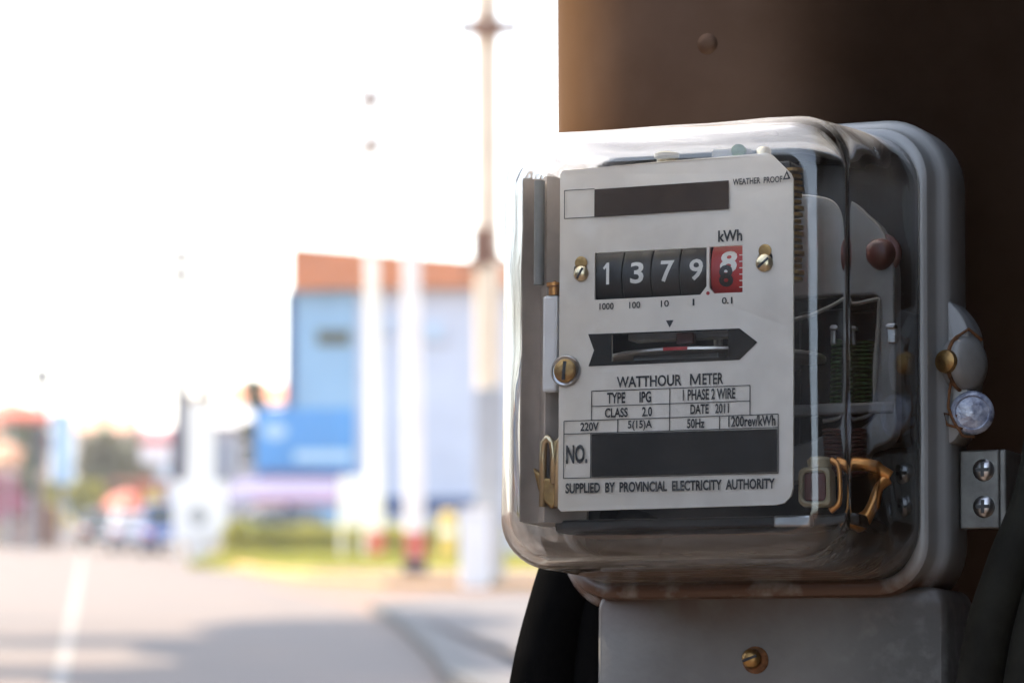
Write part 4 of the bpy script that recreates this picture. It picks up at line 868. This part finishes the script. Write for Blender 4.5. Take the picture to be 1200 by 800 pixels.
overhang_tree(-10.5, 37.0, -8.6, 37.5, 8.2, 2.4, .9, 'nearest roadside tree on the left verge', 33)
# far buildings
def far_house(px0, px1, py, Y, m_, m_roof, label, wins=3):
    a = at(px0, py, Y); b_ = at(px1, py, Y); wd = b_.x - a.x; t = empty('far_house', (a.x, Y, 0)); tag(t, label, 'house', 'pale houses at the end of the street')
    q = MB(); q.box((0, 0, -.1), (wd, 8, a.z)); q.build('wall', m_, t)
    q = MB(); q.add([(-.3, -.4, a.z), (wd + .3, -.4, a.z), (wd + .3, 8.4, a.z), (-.3, 8.4, a.z), (-.3, 4, a.z + 1.3), (wd + .3, 4, a.z + 1.3)], [(0, 1, 5, 4), (2, 3, 4, 5), (1, 2, 5), (3, 0, 4), (0, 3, 2, 1)]); q.build('roof', m_roof, t)
    for k in range(wins):
        x = wd * (k + .5) / wins; q = MB(); q.box((x - .5, -.06, a.z - 2.2), (x + .5, .05, a.z - .9)); wf = q.build('window', 'whitewash', t); q = MB(); q.box((x - .42, -.08, a.z - 2.1), (x + .42, -.04, a.z - 1.0)); q.build('pane', 'glassdark', wf)
far_house(250, 330, 500, 190, 'greywall', 'greypole', 'grey house showing left of the blue banner')
far_house(268, 345, 470, 240, 'creamwall', 'roof', 'cream house with terracotta roof far behind the grey one')
far_house(88, 150, 505, 260, 'creamwall', 'peach', 'cream house far behind the olive tree')
far_house(-60, 40, 520, 230, 'peach', 'orange', 'peach house behind the orange parasol')
far_house(150, 215, 520, 280, 'paleblue', 'pink', 'pale blue house with pinkish roof far behind the cars')

# unseen dark blocks added to cut sky light, right of and behind the camera
def shade_block(x0, y0, x1, y1, h, face, label):
    t = empty('light_blocker', (x0, y0, 0)); tag(t, label, 'building')
    q = MB(); q.box((0, 0, -.1), (x1 - x0, y1 - y0, h)); q.build('wall', 'blockerwall', t, bevel=.03)
    q = MB()
    if face == 'x': q.box((-.9, -.1, 3.1), (-.002, y1 - y0 + .1, 3.2))
    elif face == 'mx': q.box((x1 - x0 + .002, -.1, 3.1), (x1 - x0 + 1.2, y1 - y0 + .1, 3.2))
    else: q.box((-.1, y1 - y0 + .002, 3.1), (x1 - x0 + .1, y1 - y0 + 1.2, 3.2))
    q.build('canopy', 'blockerroof', t)
    n_ = int(((y1 - y0) if face != 'y' else (x1 - x0)) / 3)
    for k in range(n_):
        a = .3 + k * 3
        def bb(d0, d1, l0, l1, z0, z1):
            if face == 'x': q.box((-d1, l0, z0), (-d0, l1, z1))
            elif face == 'mx': q.box((x1 - x0 + d0, l0, z0), (x1 - x0 + d1, l1, z1))
            else: q.box((l0, y1 - y0 + d0, z0), (l1, y1 - y0 + d1, z1))
        q = MB(); bb(-.02, .03, a, a + 2.4, .3, 2.5); d_ = q.build('shutter', 'blockerroof', t)
        for j in range(10):
            q = MB(); bb(.03, .045, a, a + 2.4, .34 + j * .215, .5 + j * .215); q.build('slat', 'blockerwall', d_)
shade_block(1.35, -6.5, 7, 2.6, 12.0, 'x', 'unseen dark block added right of the pavement to cut sky light')
shade_block(-.6, -12, 7, -3.6, 6.0, 'y', 'unseen dark block added behind the camera to cut sky light')

# unseen block added across the road to darken what the front glass reflects
shade_block(-17.5, -22, -12.0, 5.0, 6.0, 'mx', 'unseen long dark block added across the road to darken glass reflections')

# air
q = MB(); q.box((-340, -30, -1), (260, 620, 22)); hz = q.build('haze', 'blue', None); hz.data.materials.clear(); tag(hz, kind='stuff')
hm = bpy.data.materials.new('air'); hm.use_nodes = True; hn = hm.node_tree.nodes; hn.remove(hn['Principled BSDF'])
pv_ = hn.new('ShaderNodeVolumePrincipled'); pv_.inputs['Color'].default_value = (0.97, 0.97, 1.0, 1); pv_.inputs['Density'].default_value = 0.0004; pv_.inputs['Anisotropy'].default_value = 0.3
hm.node_tree.links.new(pv_.outputs[0], hn['Material Output'].inputs['Volume']); hz.data.materials.append(hm)
